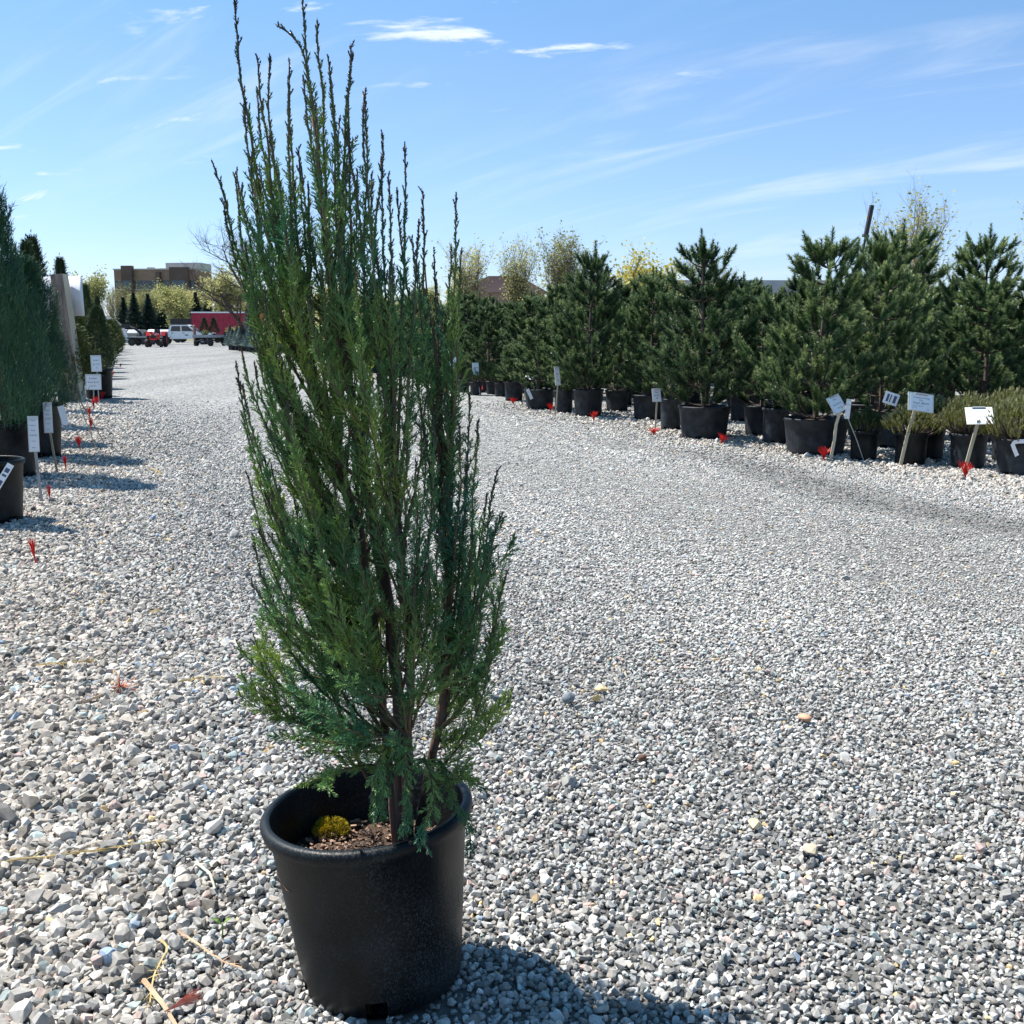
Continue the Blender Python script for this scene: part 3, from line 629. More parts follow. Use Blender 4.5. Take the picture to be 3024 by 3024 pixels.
for k in range(42):      # fine feathery growth low down, spreading then turning up
    z = rj.uniform(0.52, 0.92); a, b = np.interp(z, ez, e0), np.interp(z, ez, e1); c_, w_ = (a + b) / 2, (b - a) / 2
    th = rj.uniform(0, 6.28) if k % 2 else rj.choice([0.0, math.pi]) + rj.normal(0, .55); q = rj.uniform(.55, 1.0)
    tip = np.array([c_ + w_ * q * math.cos(th) * .97, w_ * .85 * q * math.sin(th), z])
    p = root_for(tip, rj, 0.05, 0.22); p = np.array([p[0], p[1], min(p[2], z - 0.04)]); p[2] = max(p[2], 0.45)
    c = p + np.array([(tip[0] - p[0]) * .7, (tip[1] - p[1]) * .7, (tip[2] - p[2]) * .12])
    branch_obj(bez(p, c, tip, 16), 0.0028, rj, tip_len=0.012, spacing=0.0095, lmax=0.075, bare_from=0.22, droop=0.1, rad=0.00115, ang=0.66)
for i, lb in enumerate(LOWB):
    path = resample(np.array(lb) - BASE, 18); hang = 10 <= i <= 14
    if not hang: path[:, 0] = 0.05 + (path[:, 0] - 0.05) * 0.91
    branch_obj(path, 0.0055 if i == 0 else 0.0032, rj, tip_len=0.015, spacing=0.0085 if hang else 0.0075, lmax=0.085 if not hang else 0.075, bare_from=0.45 if i == 0 else 0.12, droop=0.5 if hang else 0.12, rad=0.0013, ang=0.62)
    # finer side shoots off each low branch
    for k in range((2 if hang else 3) if i else 2):
        j = rj.integers(7, 17); p = path[j]; d = unit(path[j] - path[j - 2] + rj.normal(0, .5, 3) * 0.03 + np.array([0, 0, -0.03 if hang else 0.012]))
        e = p + d * rj.uniform(0.07, 0.15); side = bez(p, (p + e) / 2 + rj.normal(0, .012, 3), e, 9)
        branch_obj(side, 0.0016, rj, tip_len=0.01, spacing=0.007, lmax=0.05, droop=0.5 if hang else 0.0, rad=0.0012, ang=0.6)

# ------------------------------------------------------------------ plant generators (each gives shared meshes)
def rot_pts(p, az):
    k, q = math.cos(az), math.sin(az); return np.stack([p[..., 0] * k - p[..., 1] * q, p[..., 0] * q + p[..., 1] * k, p[..., 2]], -1)
def pine_meshes(seed, h, w, whorls=9, nl=0.050, nw=0.0075, dens=820, spires=4, open_=0.0):
    r = np.random.default_rng(seed); wood = MB(); sh0, sh1 = [], []
    trunk = np.stack([r.normal(0, .012, 8).cumsum() * 0.6, r.normal(0, .012, 8).cumsum() * 0.6, np.linspace(-0.05, h * 0.93, 8)], 1); trunk[0, :2] = 0
    wood.tube(trunk, np.linspace(0.030 * h / 2, 0.007, 8), 6)
    for i in range(whorls):
        t = (i + 0.35) / whorls; z = h * (-0.01 + 0.91 * t); c = np.array([np.interp(z, trunk[:, 2], trunk[:, k]) for k in (0, 1)])
        prof = min(1.0, 0.86 + 1.2 * t) * (1 - t) ** 0.5 + 0.04
        for b in range(int(r.integers(7, 11))):
            az = r.uniform(0, 6.28); L = w / 2 * prof * r.uniform(0.72, 1.2); rise = L * r.uniform(0.35, 0.75) + 0.05
            n = 7; q = np.linspace(0, 1, n); path = np.stack([c[0] + np.cos(az + q * r.normal(0, .25)) * L * q ** 0.9, c[1] + np.sin(az + q * r.normal(0, .25)) * L * q ** 0.9, z + rise * q ** 1.7], 1)
            wood.tube(path, np.linspace(0.010, 0.004, n), 4, cap=False)
            T = unit(np.gradient(path, axis=0))
            for k in range(int(3 + 6 * min(1, L / 0.6))):
                qq = r.uniform(0.22 + 0.25 * open_, 1.0); p = np.array([np.interp(qq, q, path[:, m_]) for m_ in range(3)]); tg = np.array([np.interp(qq, q, T[:, m_]) for m_ in range(3)])
                d = unit(tg * 0.8 + np.array([0, 0, r.uniform(0.3, 1.0)]) + r.normal(0, .36, 3)); ln = r.uniform(0.12, 0.22)
                sh0.append(p); sh1.append(p + d * ln)
            sh0.append(path[-2]); sh1.append(path[-1] + unit(T[-1] + np.array([0, 0, .8])) * r.uniform(.10, .17))
    top = trunk[-1]
    for k in range(spires):
        d = unit(np.array([r.normal(0, .34), r.normal(0, .34), 1.0])) if k else np.array([0, 0, 1.0]); ln = h * 0.085 * (1.35 if k == 0 else r.uniform(.6, 1))
        sh0.append(top - np.array([0, 0, .05 * k])); sh1.append(top + d * ln - np.array([0, 0, .05 * k]))
        if k == 0:
            for s_ in (0.10, 0.2): sh0.append(top - [0, 0, s_]); sh1.append(top + [0, 0, .1 - s_ * 0.4])
    sh0, sh1 = np.array(sh0), np.array(sh1); ln = np.linalg.norm(sh1 - sh0, axis=1)
    cnt = np.maximum(14, (ln * dens).astype(int)); idx = np.repeat(np.arange(len(sh0)), cnt); n = len(idx)
    t = r.uniform(0.05, 1.0, n); ax = unit(sh1 - sh0)[idx]; p = sh0[idx] + (sh1 - sh0)[idx] * t[:, None]
    an = np.where(t > .85, r.uniform(.15, .7, n), r.uniform(.6, 1.05, n)); d = unit(ax * np.cos(an)[:, None] + perp(ax, r) * np.sin(an)[:, None])
    f = MB(); shade = r.uniform(0, 1, len(sh0))[idx]
    blades(f, p, p + d * (nl * r.uniform(.75, 1.2, n))[:, None], nw, r, a=np.clip(t * 1.5 - 0.65, 0, 1) * (0.25 + 0.95 * shade))
    for i in range(0, len(sh0), 1): pass
    wood2 = wood
    st = MB()
    for i in range(0, len(sh0), 2): st.tube(np.array([sh0[i], sh1[i]]), [0.004, 0.003], 3, cap=False)
    wood2.v += st.v; 
    wood2.q += [q_ + wood2.n for q_ in st.q]; wood2.a += st.a; wood2.n += st.n
    return wood2.mesh('trunk'), f.mesh('crown', attr=True)
def mugo_meshes(seed, h, w, n_sh=330, ln=0.10, nl=0.026):
    """low dense cushion of upright shoots"""
    r = np.random.default_rng(seed); wood = MB(); A, B = [], []
    for i in range(n_sh):
        az = r.uniform(0, 6.28); q = math.sqrt(r.random()); zt = h * (0.42 + 0.58 * (1 - q ** 2.2)) * r.uniform(.78, 1.08)
        e = np.array([w / 2 * q * math.cos(az), w / 2 * q * math.sin(az), zt]); d = unit(np.array([math.cos(az) * q * 0.8, math.sin(az) * q * 0.8, 1.0]) + r.normal(0, .22, 3))
        A.append(e - d * r.uniform(.7, 1.2) * ln); B.append(e)
        if i % 3 == 0: wood.tube(bez(np.array([0, 0, 0.0]), np.array([e[0] * .8, e[1] * .8, zt * .25]), A[-1], 5), [0.008, .006, .005, .004, .003], 3, cap=False)
    A, B = np.array(A), np.array(B); idx = np.repeat(np.arange(n_sh), 46); n = len(idx); t = r.uniform(0, 1, n); ax = unit(B - A)[idx]
    p = A[idx] + (B - A)[idx] * t[:, None]; an = r.uniform(.25, .75, n); d = unit(ax * np.cos(an)[:, None] + perp(ax, r) * np.sin(an)[:, None])
    f = MB(); blades(f, p, p + d * (nl * r.uniform(.7, 1.2, n))[:, None], 0.0052, r, a=np.clip(t * 1.2 - 0.35, 0, 1)); 
    cones(f, B - unit(B - A) * 0.02, B + unit(B - A) * 0.016, 0.009, r, a=1.0)
    return wood.mesh('stem'), f.mesh('crown', attr=True)
def column_meshes(seed, h, w, n, strand, rad, upr=0.55, spikes=10, base=0.0, taper=1.0, tip_attr=True, low=0.35, rag=0.10):
    """dense columnar juniper or arborvitae: sprays over an envelope, spiky top"""
    r = np.random.default_rng(seed); wood = MB(); wood.tube([[0, 0, -0.05], [r.normal(0, .01), 0, h * .4], [0, r.normal(0, .01), h * .85]], [0.022 * h / 2, .015, .005], 6)
    tm = spray_templates(r, 8, 4, 0.25, sub=False); P0, P1, W, A_ = [], [], [], []
    lump = r.uniform(0, 6.28, 6)
    for i in range(n):
        t = r.random() ** 0.9; z = base + (h - base) * t * 0.93; az = r.uniform(0, 6.28)
        pr = (1 - t) ** (0.75 * taper) * min(1, low + 3.2 * t) + 0.03; pr *= 1 + rag * (1.0 * math.sin(3 * az + lump[0] + z * 4) + 0.9 * math.sin(5 * az + lump[1] - z * 7) + 0.7 * math.sin(9 * az + lump[2] + z * 11))
        q = 1 - 0.45 * r.random() ** 2; R_ = w / 2 * pr * q
        d = unit(np.array([math.cos(az) * (1 - upr), math.sin(az) * (1 - upr), upr + 0.35]) + r.normal(0, .16, 3)); ln = strand * r.uniform(.6, 1.35)
        a, b, w_ = tm[r.integers(8)]; F = frames(d[None], r)[0]; p = np.array([R_ * math.cos(az), R_ * math.sin(az), z])
        P0.append(p + (a * ln) @ F.T); P1.append(p + (b * ln) @ F.T); W.append(w_ * rad); A_.append(np.full(len(a), max(0.0, r.uniform(-.5, .62))))
    for k in range(spikes):
        az = r.uniform(0, 6.28); z0 = h * r.uniform(.58, .86); R_ = w / 2 * 0.42 * r.random(); s0 = np.array([R_ * math.cos(az), R_ * math.sin(az), z0]); e = s0 + unit(np.array([math.cos(az) * .16, math.sin(az) * .16, 1])) * h * r.uniform(.10, .2)
        if k == 0: e = np.array([0, 0, h])
        for m_ in range(26):
            t = r.random(); p = s0 + (e - s0) * t; d = unit(e - s0 + perp((e - s0)[None], r)[0] * np.linalg.norm(e - s0) * 0.4)
            P0.append(p[None]); P1.append((p + d * strand * (0.9 - 0.6 * t))[None]); W.append(np.array([rad * 1.4])); A_.append(np.array([t]))
        P0.append(s0[None]); P1.append(e[None]); W.append(np.array([rad * 2])); A_.append(np.array([.8]))
    f = MB(); cones(f, np.concatenate(P0), np.concatenate(P1), np.concatenate(W), r, np.concatenate(A_))
    return wood.mesh('trunk'), f.mesh('crown', attr=True)
def leafy_meshes(seed, h, w, levels=4, n_leaf=3500, leaf=0.16, upright_=0.7, trunk_r=0.12, kids=5, bare=0.25, drop=0.0, spread_leaf=0.25, stems=1):
    """deciduous tree: recursive limbs, leaves round the outer twigs"""
    r = np.random.default_rng(seed); wood = MB(); ends = []
    def grow(p, d, L, rad, lev):
        n = 5; P = [p]; dd = d
        for i in range(n):
            dd = unit(dd + r.normal(0, .10 if lev else .03, 3) + np.array([0, 0, (0.10 if lev else 0.0) * upright_ - drop * 0.12 * lev])); P.append(P[-1] + dd * L / n)
        P = np.array(P); wood.tube(P, np.linspace(rad, rad * (0.5 if lev else 0.35), n + 1), 5 if lev < 2 else 3, cap=False)
        if lev >= levels - 1:
            for i in range(2, n + 1): ends.append(P[i])
        if lev >= levels: return
        k = kids + (2 if lev == 0 else 0)
        for j in range(k):
            t = bare + (1 - bare) * (j + r.random()) / k if lev == 0 else 0.2 + 0.8 * (j + r.random()) / k
            q = np.array([np.interp(t * n, np.arange(n + 1), P[:, m_]) for m_ in range(3)]); sp = (0.95 - 0.55 * upright_) * r.uniform(.7, 1.25)
            dn = unit(dd * math.cos(sp) + perp(dd[None], r)[0] * math.sin(sp) + np.array([0, 0, 0.35 * upright_]))
            grow(q, dn, L * r.uniform(.48, .68), rad * 0.42, lev + 1)
    for s_ in range(stems):
        d0 = unit(np.array([r.normal(0, .16 if stems > 1 else .03), r.normal(0, .16 if stems > 1 else .03), 1])); grow(np.array([r.normal(0, .1) * (stems > 1), r.normal(0, .1) * (stems > 1), -0.2]), d0, h * 0.55, trunk_r, 0)
    ends = np.array(ends); allv = np.concatenate(wood.v); sx = w / 2 / (np.percentile(np.hypot(allv[:, 0], allv[:, 1]), 97) + 1e-6); sz = h / allv[:, 2].max(); S_ = np.array([sx, sx, sz])
    wood.v = [v * S_ for v in wood.v]; ends = ends * S_
    f = MB(); c = ends[r.integers(0, len(ends), n_leaf)] + r.normal(0, spread_leaf, (n_leaf, 3)); leaves(f, c, leaf * r.uniform(.6, 1.3, n_leaf), r)
    return wood.mesh('trunk'), f.mesh('crown')
def spruce_meshes(seed, h, w, n=1500, ln=0.35, wd=0.10):
    r = np.random.default_rng(seed); wood = MB(); wood.tube([[0, 0, -.1], [0, 0, h * .95]], [0.03 * h, .02], 6)
    f = MB(); t = r.random(n) ** 1.25; z = h * (0.05 + .93 * t); az = r.uniform(0, 6.28, n); lay = 1 + 0.16 * np.sin(z / h * 70)
    R_ = w / 2 * (1 - t) ** 0.9 * (0.35 + .65 * r.random(n) ** .5) * lay; p = np.stack([R_ * np.cos(az), R_ * np.sin(az), z], 1)
    d = unit(np.stack([np.cos(az), np.sin(az), r.uniform(-.35, .35, n)], 1)); blades(f, p - d * ln * .5, p + d * (ln * (1.1 - .7 * t))[:, None], wd, r, a=t)
    for k in range(60):
        zz = h * (0.06 + 0.86 * k / 60); a = k * 2.4; L = w / 2 * (1 - k / 60) * .85; wood.tube([[0, 0, zz], [L * math.cos(a), L * math.sin(a), zz - .04 * L]], [.01 * h, .005 * h], 3, cap=False)
    return wood.mesh('trunk'), f.mesh('crown', attr=True)

POTS = {}
def pot_for(d, h):
    k = (round(d, 2), round(h, 2))
    if k not in POTS: POTS[k] = pot_mesh(d / 2 - .012, d / 2 * 0.83, h, 36, holes=(3, 4, 12, 13, 21, 22, 30, 31), lip=0.013, lh=0.035)
    return POTS[k]
rp_ = np.random.default_rng(5); SOILS = {}
def potted(name, label, cat, loc, pd, ph, meshes, mats, scale=(1, 1, 1), rz=0.0, group=None, potmat='plastic_dusty', crown='crown', stem='trunk', cloc=(0, 0)):
    t = thing(name, label, cat, (loc[0], loc[1], 0), rz, group)
    part('pot', pot_for(pd, ph), potmat, t)
    k = round(pd, 2)
    if k not in SOILS: SOILS[k] = soil_mesh(pd / 2 * 0.93, 0.0, rp_, amp=0.006).mesh('potting_soil', smooth=True)
    s_ = part('potting_soil', SOILS[k], 'soil', t); s_.location.z = ph * 0.88
    tl = (float(rp_.normal(0, .025)), float(rp_.normal(0, .025)), 0)
    w = part(stem, meshes[0], mats[0], t); w.location = (cloc[0], cloc[1], ph * 0.86); w.scale = scale; w.rotation_euler = tl
    c = part(crown, meshes[1], mats[1], t); c.location = (cloc[0], cloc[1], ph * 0.86); c.scale = scale; c.rotation_euler = tl
    return t

PINES = [pine_meshes(101, 2.1, 1.38, 10, open_=.4), pine_meshes(102, 2.2, 1.30, 9), pine_meshes(103, 2.3, 1.15, 11, spires=3), pine_meshes(104, 2.2, 1.5, 9, spires=6), pine_meshes(105, 2.0, 1.0, 9, spires=5)]
PH = [2.1, 2.2, 2.3, 2.2, 2.0]; PW = [1.38, 1.30, 1.15, 1.5, 1.0]
def pine_at(loc, pd, ph, h, w, k, label, rz, group=None, name='potted_pine'):
    sz = (h - ph * .86) / (PH[k] * 1.03); sx = w / PW[k] * 1.1
    return potted(name, label, 'pine', loc, pd, ph, PINES[k], ('pinebark', 'pine'), (sx, sx, sz), rz, group)
# front row along the road, right to left
pine_at((3.59, 12.82), .77, .43, 2.55, 1.42, 0, 'wide open branched pine in the biggest black pot, behind the bent sign stake', 0.4)
pine_at((2.6, 14.7), .71, .44, 2.72, 1.36, 1, 'tall pine with a bare necked tuft on top in a broad black pot', 2.1)
pine_at((2.23, 17.8), .54, .41, 2.40, 1.05, 2, 'bluish pine in a dusty grey pot between two taller pines', 1.2)
pine_at((1.29, 18.45), .53, .46, 2.85, 1.20, 2, 'tallest slender pine with a dark spire, in a pot topped with brown needles', 4.0)
pine_at((0.51, 20.2), .58, .37, 1.72, 0.95, 4, 'short bushy pine with brown candles in a wide black pot', 3.3)
pine_at((0.04, 22.6), .42, .40, 1.22, 0.66, 4, 'small young pine with upright brown buds in a narrow pot', 5.1)
pine_at((0.91, 19.25), .36, .40, 1.5, 0.7, 4, 'thin pine in a small grey pot tucked beside the tallest slender pine', 0.9)
pine_at((1.90, 19.7), .45, .38, 1.9, 0.95, 3, 'pine in a weathered brown grey pot behind the tallest slender pine', 2.7)
pine_at((2.33, 15.95), .34, .46, 1.5, 0.6, 4, 'narrow pine in a tall thin pot squeezed behind the broad pot', 1.7)
pine_at((3.46, 15.1), .50, .42, 2.0, 1.15, 3, 'dark pine in a plain black pot set back between two big pines', 0.2)
pine_at((3.40, 14.0), .36, .46, 1.4, .6, 4, 'slim pine in a narrow pot half hidden by the biggest black pot', 2.0)
pine_at((5.9, 16.9), .75, .45, 3.05, 1.75, 3, 'tallest broad pine with many spires rising under the bare spring tree', 1.0)
pine_at((4.95, 15.0), .7, .45, 2.72, 1.2, 0, 'pine with a single shaggy leader beside the leaning black pole', 2.2)
pine_at((7.05, 16.5), .75, .45, 2.95, 1.55, 1, 'pine with twin shaggy leaders behind the low mugo pines', 4.3)
pine_at((7.75, 15.9), .7, .45, 2.62, 1.4, 2, 'pine with a rounded blunt top next to the twin leader pine', 0.7)
pine_at((4.6, 13.6), .6, .45, 2.3, 1.3, 3, 'full dark pine crowding behind the small shrub pot', 5.5)
pine_at((6.2, 14.3), .6, .45, 2.2, 1.35, 1, 'full dark pine crowding behind the yellow green mugo', 3.6)
pine_at((7.3, 13.9), .6, .45, 2.25, 1.3, 0, 'full dark pine crowding behind the widest mugo', 2.9)
# deeper rows of the same stock
rf = np.random.default_rng(9); used_ = [np.array(q) for q in ((5.9, 16.9), (4.95, 15.0), (7.05, 16.5), (7.75, 15.9), (4.6, 13.6), (6.2, 14.3), (7.3, 13.9), (3.46, 15.1))]
ORD = ['front', 'second', 'third', 'fourth', 'fifth', 'sixth', 'seventh', 'eighth', 'ninth']
PDESC = ['open branched potted pine', 'full cone shaped potted pine', 'slim potted pine with a long leader', 'broad potted pine with many spires', 'short bushy potted pine']
for k in range(1, 9):
    for s_ in np.arange(-4, 34, 1.45):
        p = ROW_A + ROW_N * (1.35 * k + 0.3) + ROW_D * (s_ + rf.uniform(-.35, .35) + (k % 2) * .7)
        if abs(p[0]) > 0.5 * p[1] + 0.5 or p[1] < 13.0: continue
        if k <= 1 and p[1] < 17.5 and p[0] > 3.0: continue
        if any((p[0] - u[0]) ** 2 + (p[1] - u[1]) ** 2 < 1.15 ** 2 for u in used_): continue
        if p[1] > 24 and k > 5: continue
        used_.append(p); kk = int(rf.integers(5)); hh = rf.uniform(1.95, 2.5) + 0.012 * (p[1] - 18)
        pine_at(p, .55, .42, hh, rf.uniform(1.1, 1.5), kk, f'{PDESC[kk]} in the {ORD[k]} row back from the road', rf.uniform(0, 6.28), f'pines of the {ORD[k]} row', 'nursery_pine')
# small pots at the near end of the right-hand row
MUG = [mugo_meshes(201, .36, .66), mugo_meshes(202, .40, .80, 420), mugo_meshes(203, .30, .42, 180)]
potted('potted_shrub', 'little dark green shrub in a small black pot beside the bent sign stake', 'shrub', (3.95, 12.15), .33, .34, MUG[2], ('pinebark', 'arb'), (1, 1, 1), 0, potmat='plastic', stem='stem')
potted('potted_mugo', 'yellow green mugo pine spilling over its pot behind the upright price sign', 'mugo pine', (4.33, 11.75), .37, .36, MUG[0], ('pinebark', 'mugo'), (1.12, 1.05, .95), 1.0, potmat='plastic', stem='stem')
potted('potted_mugo', 'olive mugo pine in the pot behind the blank looking price sign', 'mugo pine', (4.85, 11.5), .40, .37, MUG[1], ('pinebark', 'mugo'), (.85, .85, 1.15), 2.0, potmat='plastic_dusty', stem='stem')
potted('potted_mugo', 'widest mugo pine in the pot with a white tag hung over its rim', 'mugo pine', (5.12, 10.95), .44, .37, MUG[1], ('pinebark', 'mugo'), (1.0, 1.0, 1.12), 3.2, potmat='plastic_dusty', stem='stem')
potted('potted_mugo', 'mugo pine in an all black pot wedged between two mugo pots', 'mugo pine', (4.72, 12.25), .36, .38, MUG[0], ('pinebark', 'mugo'), (1.1, 1.1, 1.1), 4.1, potmat='plastic', stem='stem')
potted('potted_mugo', 'mugo pine set back behind the widest one', 'mugo pine', (5.55, 12.1), .40, .37, MUG[1], ('pinebark', 'mugo'), (1.1, 1.1, 1.2), 5.2, stem='stem')
for i, (x, y, pd, k, hs) in enumerate(((-0.81, 24.5, .29, 0, .8), (-0.45, 24.9, .30, 2, 1.3), (-1.15, 25.6, .28, 2, 1.2), (-0.25, 24.1, .30, 0, 1.0), (-1.55, 26.8, .3, 0, .9), (-0.7, 25.6, .3, 2, 1.5), (-1.95, 28.3, .3, 2, 1.3), (-2.4, 30.2, .3, 0, 1.0))):
    potted('dwarf_conifer', 'knee high dwarf conifer in a small pot at the far end of the pine row', 'dwarf conifer', (x, y), pd, .30, MUG[k], ('pinebark', 'arb'), (.8, .8, hs * 1.25), i * 1.3, 'dwarf conifers at the end of the pine row', stem='stem')

# left-hand row
JUN = [column_meshes(301, 2.5, 1.05, 6500, .13, .0034, upr=.76, spikes=34, low=.55, taper=.62, rag=.15), column_meshes(302, 2.1, 1.15, 6000, .13, .0034, upr=.66, spikes=22, low=.6, taper=.7, rag=.15)]
ARB = [column_meshes(303, 2.6, .9, 3000, .12, .006, upr=.55, spikes=3, low=.5), column_meshes(304, 1.2, .75, 1400, .11, .007, upr=.4, spikes=2, low=.7, taper=.6)]
def col_at(loc, pd, ph, h, w, me, mh, mw, label, rz, mat, cat='juniper', group=None, name='potted_juniper', potmat='plastic', cloc=(0, 0)):
    s_ = (h - ph * .86) / mh; return potted(name, label, cat, loc, pd, ph, me, ('jbark', mat), (w / mw, w / mw, s_), rz, group, potmat, cloc=cloc)
col_at((-5.02, 10.75), .6, .55, 3.05, .92, JUN[0], 2.5, 1.05, 'tallest blue green juniper with long whip tips at the near end of the left row', .3, 'jblue')
col_at((-5.46, 12.45), .60, .62, 2.30, .92, JUN[1], 2.1, 1.15, 'broad blue green juniper in the big black pot beside two leaning sign stakes', 1.5, 'jblue')
col_at((-3.99, 8.2), .54, .48, 1.75, .36, ARB[0], 2.6, .9, 'narrow juniper in the black pot with a tag stuck on its rim', .5, 'jblue', cloc=(-0.16, 0.05))
col_at((-6.35, 14.0), .46, .42, 2.3, .95, JUN[1], 2.1, 1.15, 'olive tinged juniper in a pot between the big pot and the wooden post', 3.0, 'arb')
col_at((-8.6, 19.6), .55, .45, 3.1, .8, ARB[0], 2.6, .9, 'dark narrow conifer with a nodding tip behind the white sign', 2.5, 'arb', 'conifer', name='potted_conifer')
col_at((-7.35, 16.3), .5, .45, 2.2, 1.0, JUN[0], 2.5, 1.05, 'blue green juniper partly hidden by the wooden post', 4.2, 'jblue')
col_at((-8.85, 23.4), .62, .62, 2.0, .8, ARB[0], 2.6, .9, 'dark arborvitae in a tall pot just beyond the wooden post', .9, 'arb', 'arborvitae', name='potted_arborvitae')
rl = np.random.default_rng(15)
LM = [leafy_meshes(401, 1.5, .9, 3, 900, .05, .6, .014, 5, .05, spread_leaf=.05, stems=3), leafy_meshes(402, 1.7, 1.0, 3, 260, .05, .6, .014, 5, .05, spread_leaf=.05, stems=3)]
for i in range(26):
    s_ = 16.5 + i * 2.6 + rl.uniform(-.6, .6); kind = ('green', 'tall', 'green', 'twig')[i % 4]; off = {'green': .25, 'tall': 1.15, 'twig': .7}[kind] + rl.uniform(0, .35)
    p = LROW_A + LROW_D * s_ + np.array([-.946, -.325]) * off

    if kind == 'tall': col_at(p, .5, .42, rl.uniform(3.0, 3.9), 1.1, ARB[0], 2.6, .9, 'tall dark arborvitae farther along the left row', rl.uniform(0, 6), 'arb', 'arborvitae', 'tall arborvitae along the left row', 'potted_arborvitae')
    elif kind == 'green': col_at(p, .42, .36, rl.uniform(1.4, 2.1), 1.2, ARB[1], 1.2, .75, 'rounded yellow green evergreen shrub farther along the left row', rl.uniform(0, 6), 'shrub', 'shrub', 'evergreen shrubs along the left row', 'potted_shrub')
    else:
        t = potted('potted_shrub', 'pale twiggy shrub with few leaves farther along the left row', 'shrub', p, .40, .36, LM[1], ('greybark', 'shrub'), (1, 1, 1.05), rl.uniform(0, 6), 'twiggy shrubs along the left row')
# young whip of a tree behind the sign
whip = leafy_meshes(411, 2.6, .5, 2, 60, .05, .95, .014, 4, .5, spread_leaf=.04)
potted('young_tree', 'thin bare young tree whip rising above the white sign', 'tree', (-9.1, 22.5), .42, .38, whip, ('greybark', 'shrub'), (1, 1, 1.0), 0)

# ------------------------------------------------------------------ signs, markers, tags, the wooden post
def text_mesh(body, size, extr=0.0):
    cu = bpy.data.curves.new('lettering', 'FONT'); cu.body = body; cu.size = size; cu.align_x = 'CENTER'; cu.align_y = 'CENTER'
    o = bpy.data.objects.new('lettering', cu); C.objects.link(o); bpy.context.view_layer.update()
    me = bpy.data.meshes.new_from_object(o); bpy.data.objects.remove(o); me.name = 'lettering'; return me
def card(parent, w, h, top, tilt, yaw, lines, roll=0.0, clip=True, frame=True):
    """card whose bottom edge middle sits at top; front looks toward -y before yaw"""
    b = MB(); b.box((0, 0, h / 2), (w, 0.006, h)); o = part('card_holder', b, 'clip', parent)
    o.location = top; o.rotation_euler = (tilt, roll, yaw)
    p = MB(); p.box((0.004, -0.0045, h * .47), (w * .88, 0.002, h * .86)); part('paper', p, 'paper', o)
    if clip:
        c = MB(); c.box((0, -0.007, h * .955), (w * .48, 0.012, h * .10)); c.tube([[-w * .24, -.014, h * .93], [w * .24, -.014, h * .93]], .006, 6); part('clip', c, 'steel', o)
    for (t, s_, x, z) in lines:
        l_ = part('lettering', text_mesh(t, s_ * h), 'ink', o); l_.location = (x * w, -0.0062, z * h); l_.rotation_euler = (math.pi / 2, 0, 0)
    return o
def stake(parent, pts, w, d, mat='lath'):
    m = MB(); P = np.array(pts, float); n = len(P); V = []
    for i in range(n): V += [P[i] + [-w / 2, -d / 2, 0], P[i] + [w / 2, -d / 2, 0], P[i] + [w / 2, d / 2, 0], P[i] + [-w / 2, d / 2, 0]]
    q = [[i * 4 + j, i * 4 + (j + 1) % 4, i * 4 + 4 + (j + 1) % 4, i * 4 + 4 + j] for i in range(n - 1) for j in range(4)] + [[3, 2, 1, 0], [n * 4 - 4, n * 4 - 3, n * 4 - 2, n * 4 - 1]]
    return part('stake', m.add(V, q=q), mat, parent)
MUGO_TXT = [('Compactum Mugo', .125, 0.02, .74), ('Pine', .115, 0.0, .60), ('Retail  $86.99', .155, 0, .44), ('Contract  $71.99', .085, -.12, .28), ('Size  #5', .07, -.25, .17), ('50613', .07, .28, .13)]
s1 = thing('price_sign', 'white price card in a clip holder with clear lettering on a slanted wooden stake', 'sign', (4.13, 11.51, 0))
stake(s1, [(0, 0, -.05), (.06, -.01, .33), (.125, -.03, .64)], .035, .012)
card(s1, .285, .20, (.175, -.045, .60), math.radians(-20), math.radians(6), MUGO_TXT, roll=math.radians(8))
s2 = thing('price_sign', 'pale sunlit price card tipped far back on a wooden stake by a red tuft', 'sign', (4.60, 11.0, 0))
stake(s2, [(0, 0, -.05), (.06, -.01, .27), (.11, -.03, .55)], .035, .012)
card(s2, .26, .235, (.125, -.05, .51), math.radians(-48), math.radians(-14), [('Mugo  Pine', .11, 0, .74), ('dwarf', .09, 0, .62), ('Retail  $74.99', .14, 0, .42), ('Contract  $62.99', .08, -.1, .26), ('50614', .07, .28, .12)], roll=math.radians(-2))
s3 = thing('price_sign', 'turned price card with a narrow tag on a bent pale stake', 'sign', (3.52, 11.98, 0))
stake(s3, [(0, 0, -.05), (.045, 0, .25), (.055, 0, .42), (.105, -.01, .62)], .032, .012, 'palewood')
card(s3, .22, .20, (.09, -.04, .56), math.radians(-28), math.radians(38), [('Pinus', .13, 0, .76), ('Retail  $229.99', .12, 0, .48), ('50602', .08, 0, .25)], roll=math.radians(-14))
t3 = thing('plant_tag', 'narrow white tag on a thin wire stake leaning left toward the turned price card', 'tag', (3.92, 11.98, 0))
stake(t3, [(0, 0, -.03), (-.11, 0, .25), (-.235, -.005, .52)], .010, .006, 'steel')
card(t3, .055, .22, (-.235, -.012, .48), math.radians(-4), math.radians(8), [('Pinus mugo', .06, 0, .72)], roll=math.radians(6), clip=False)
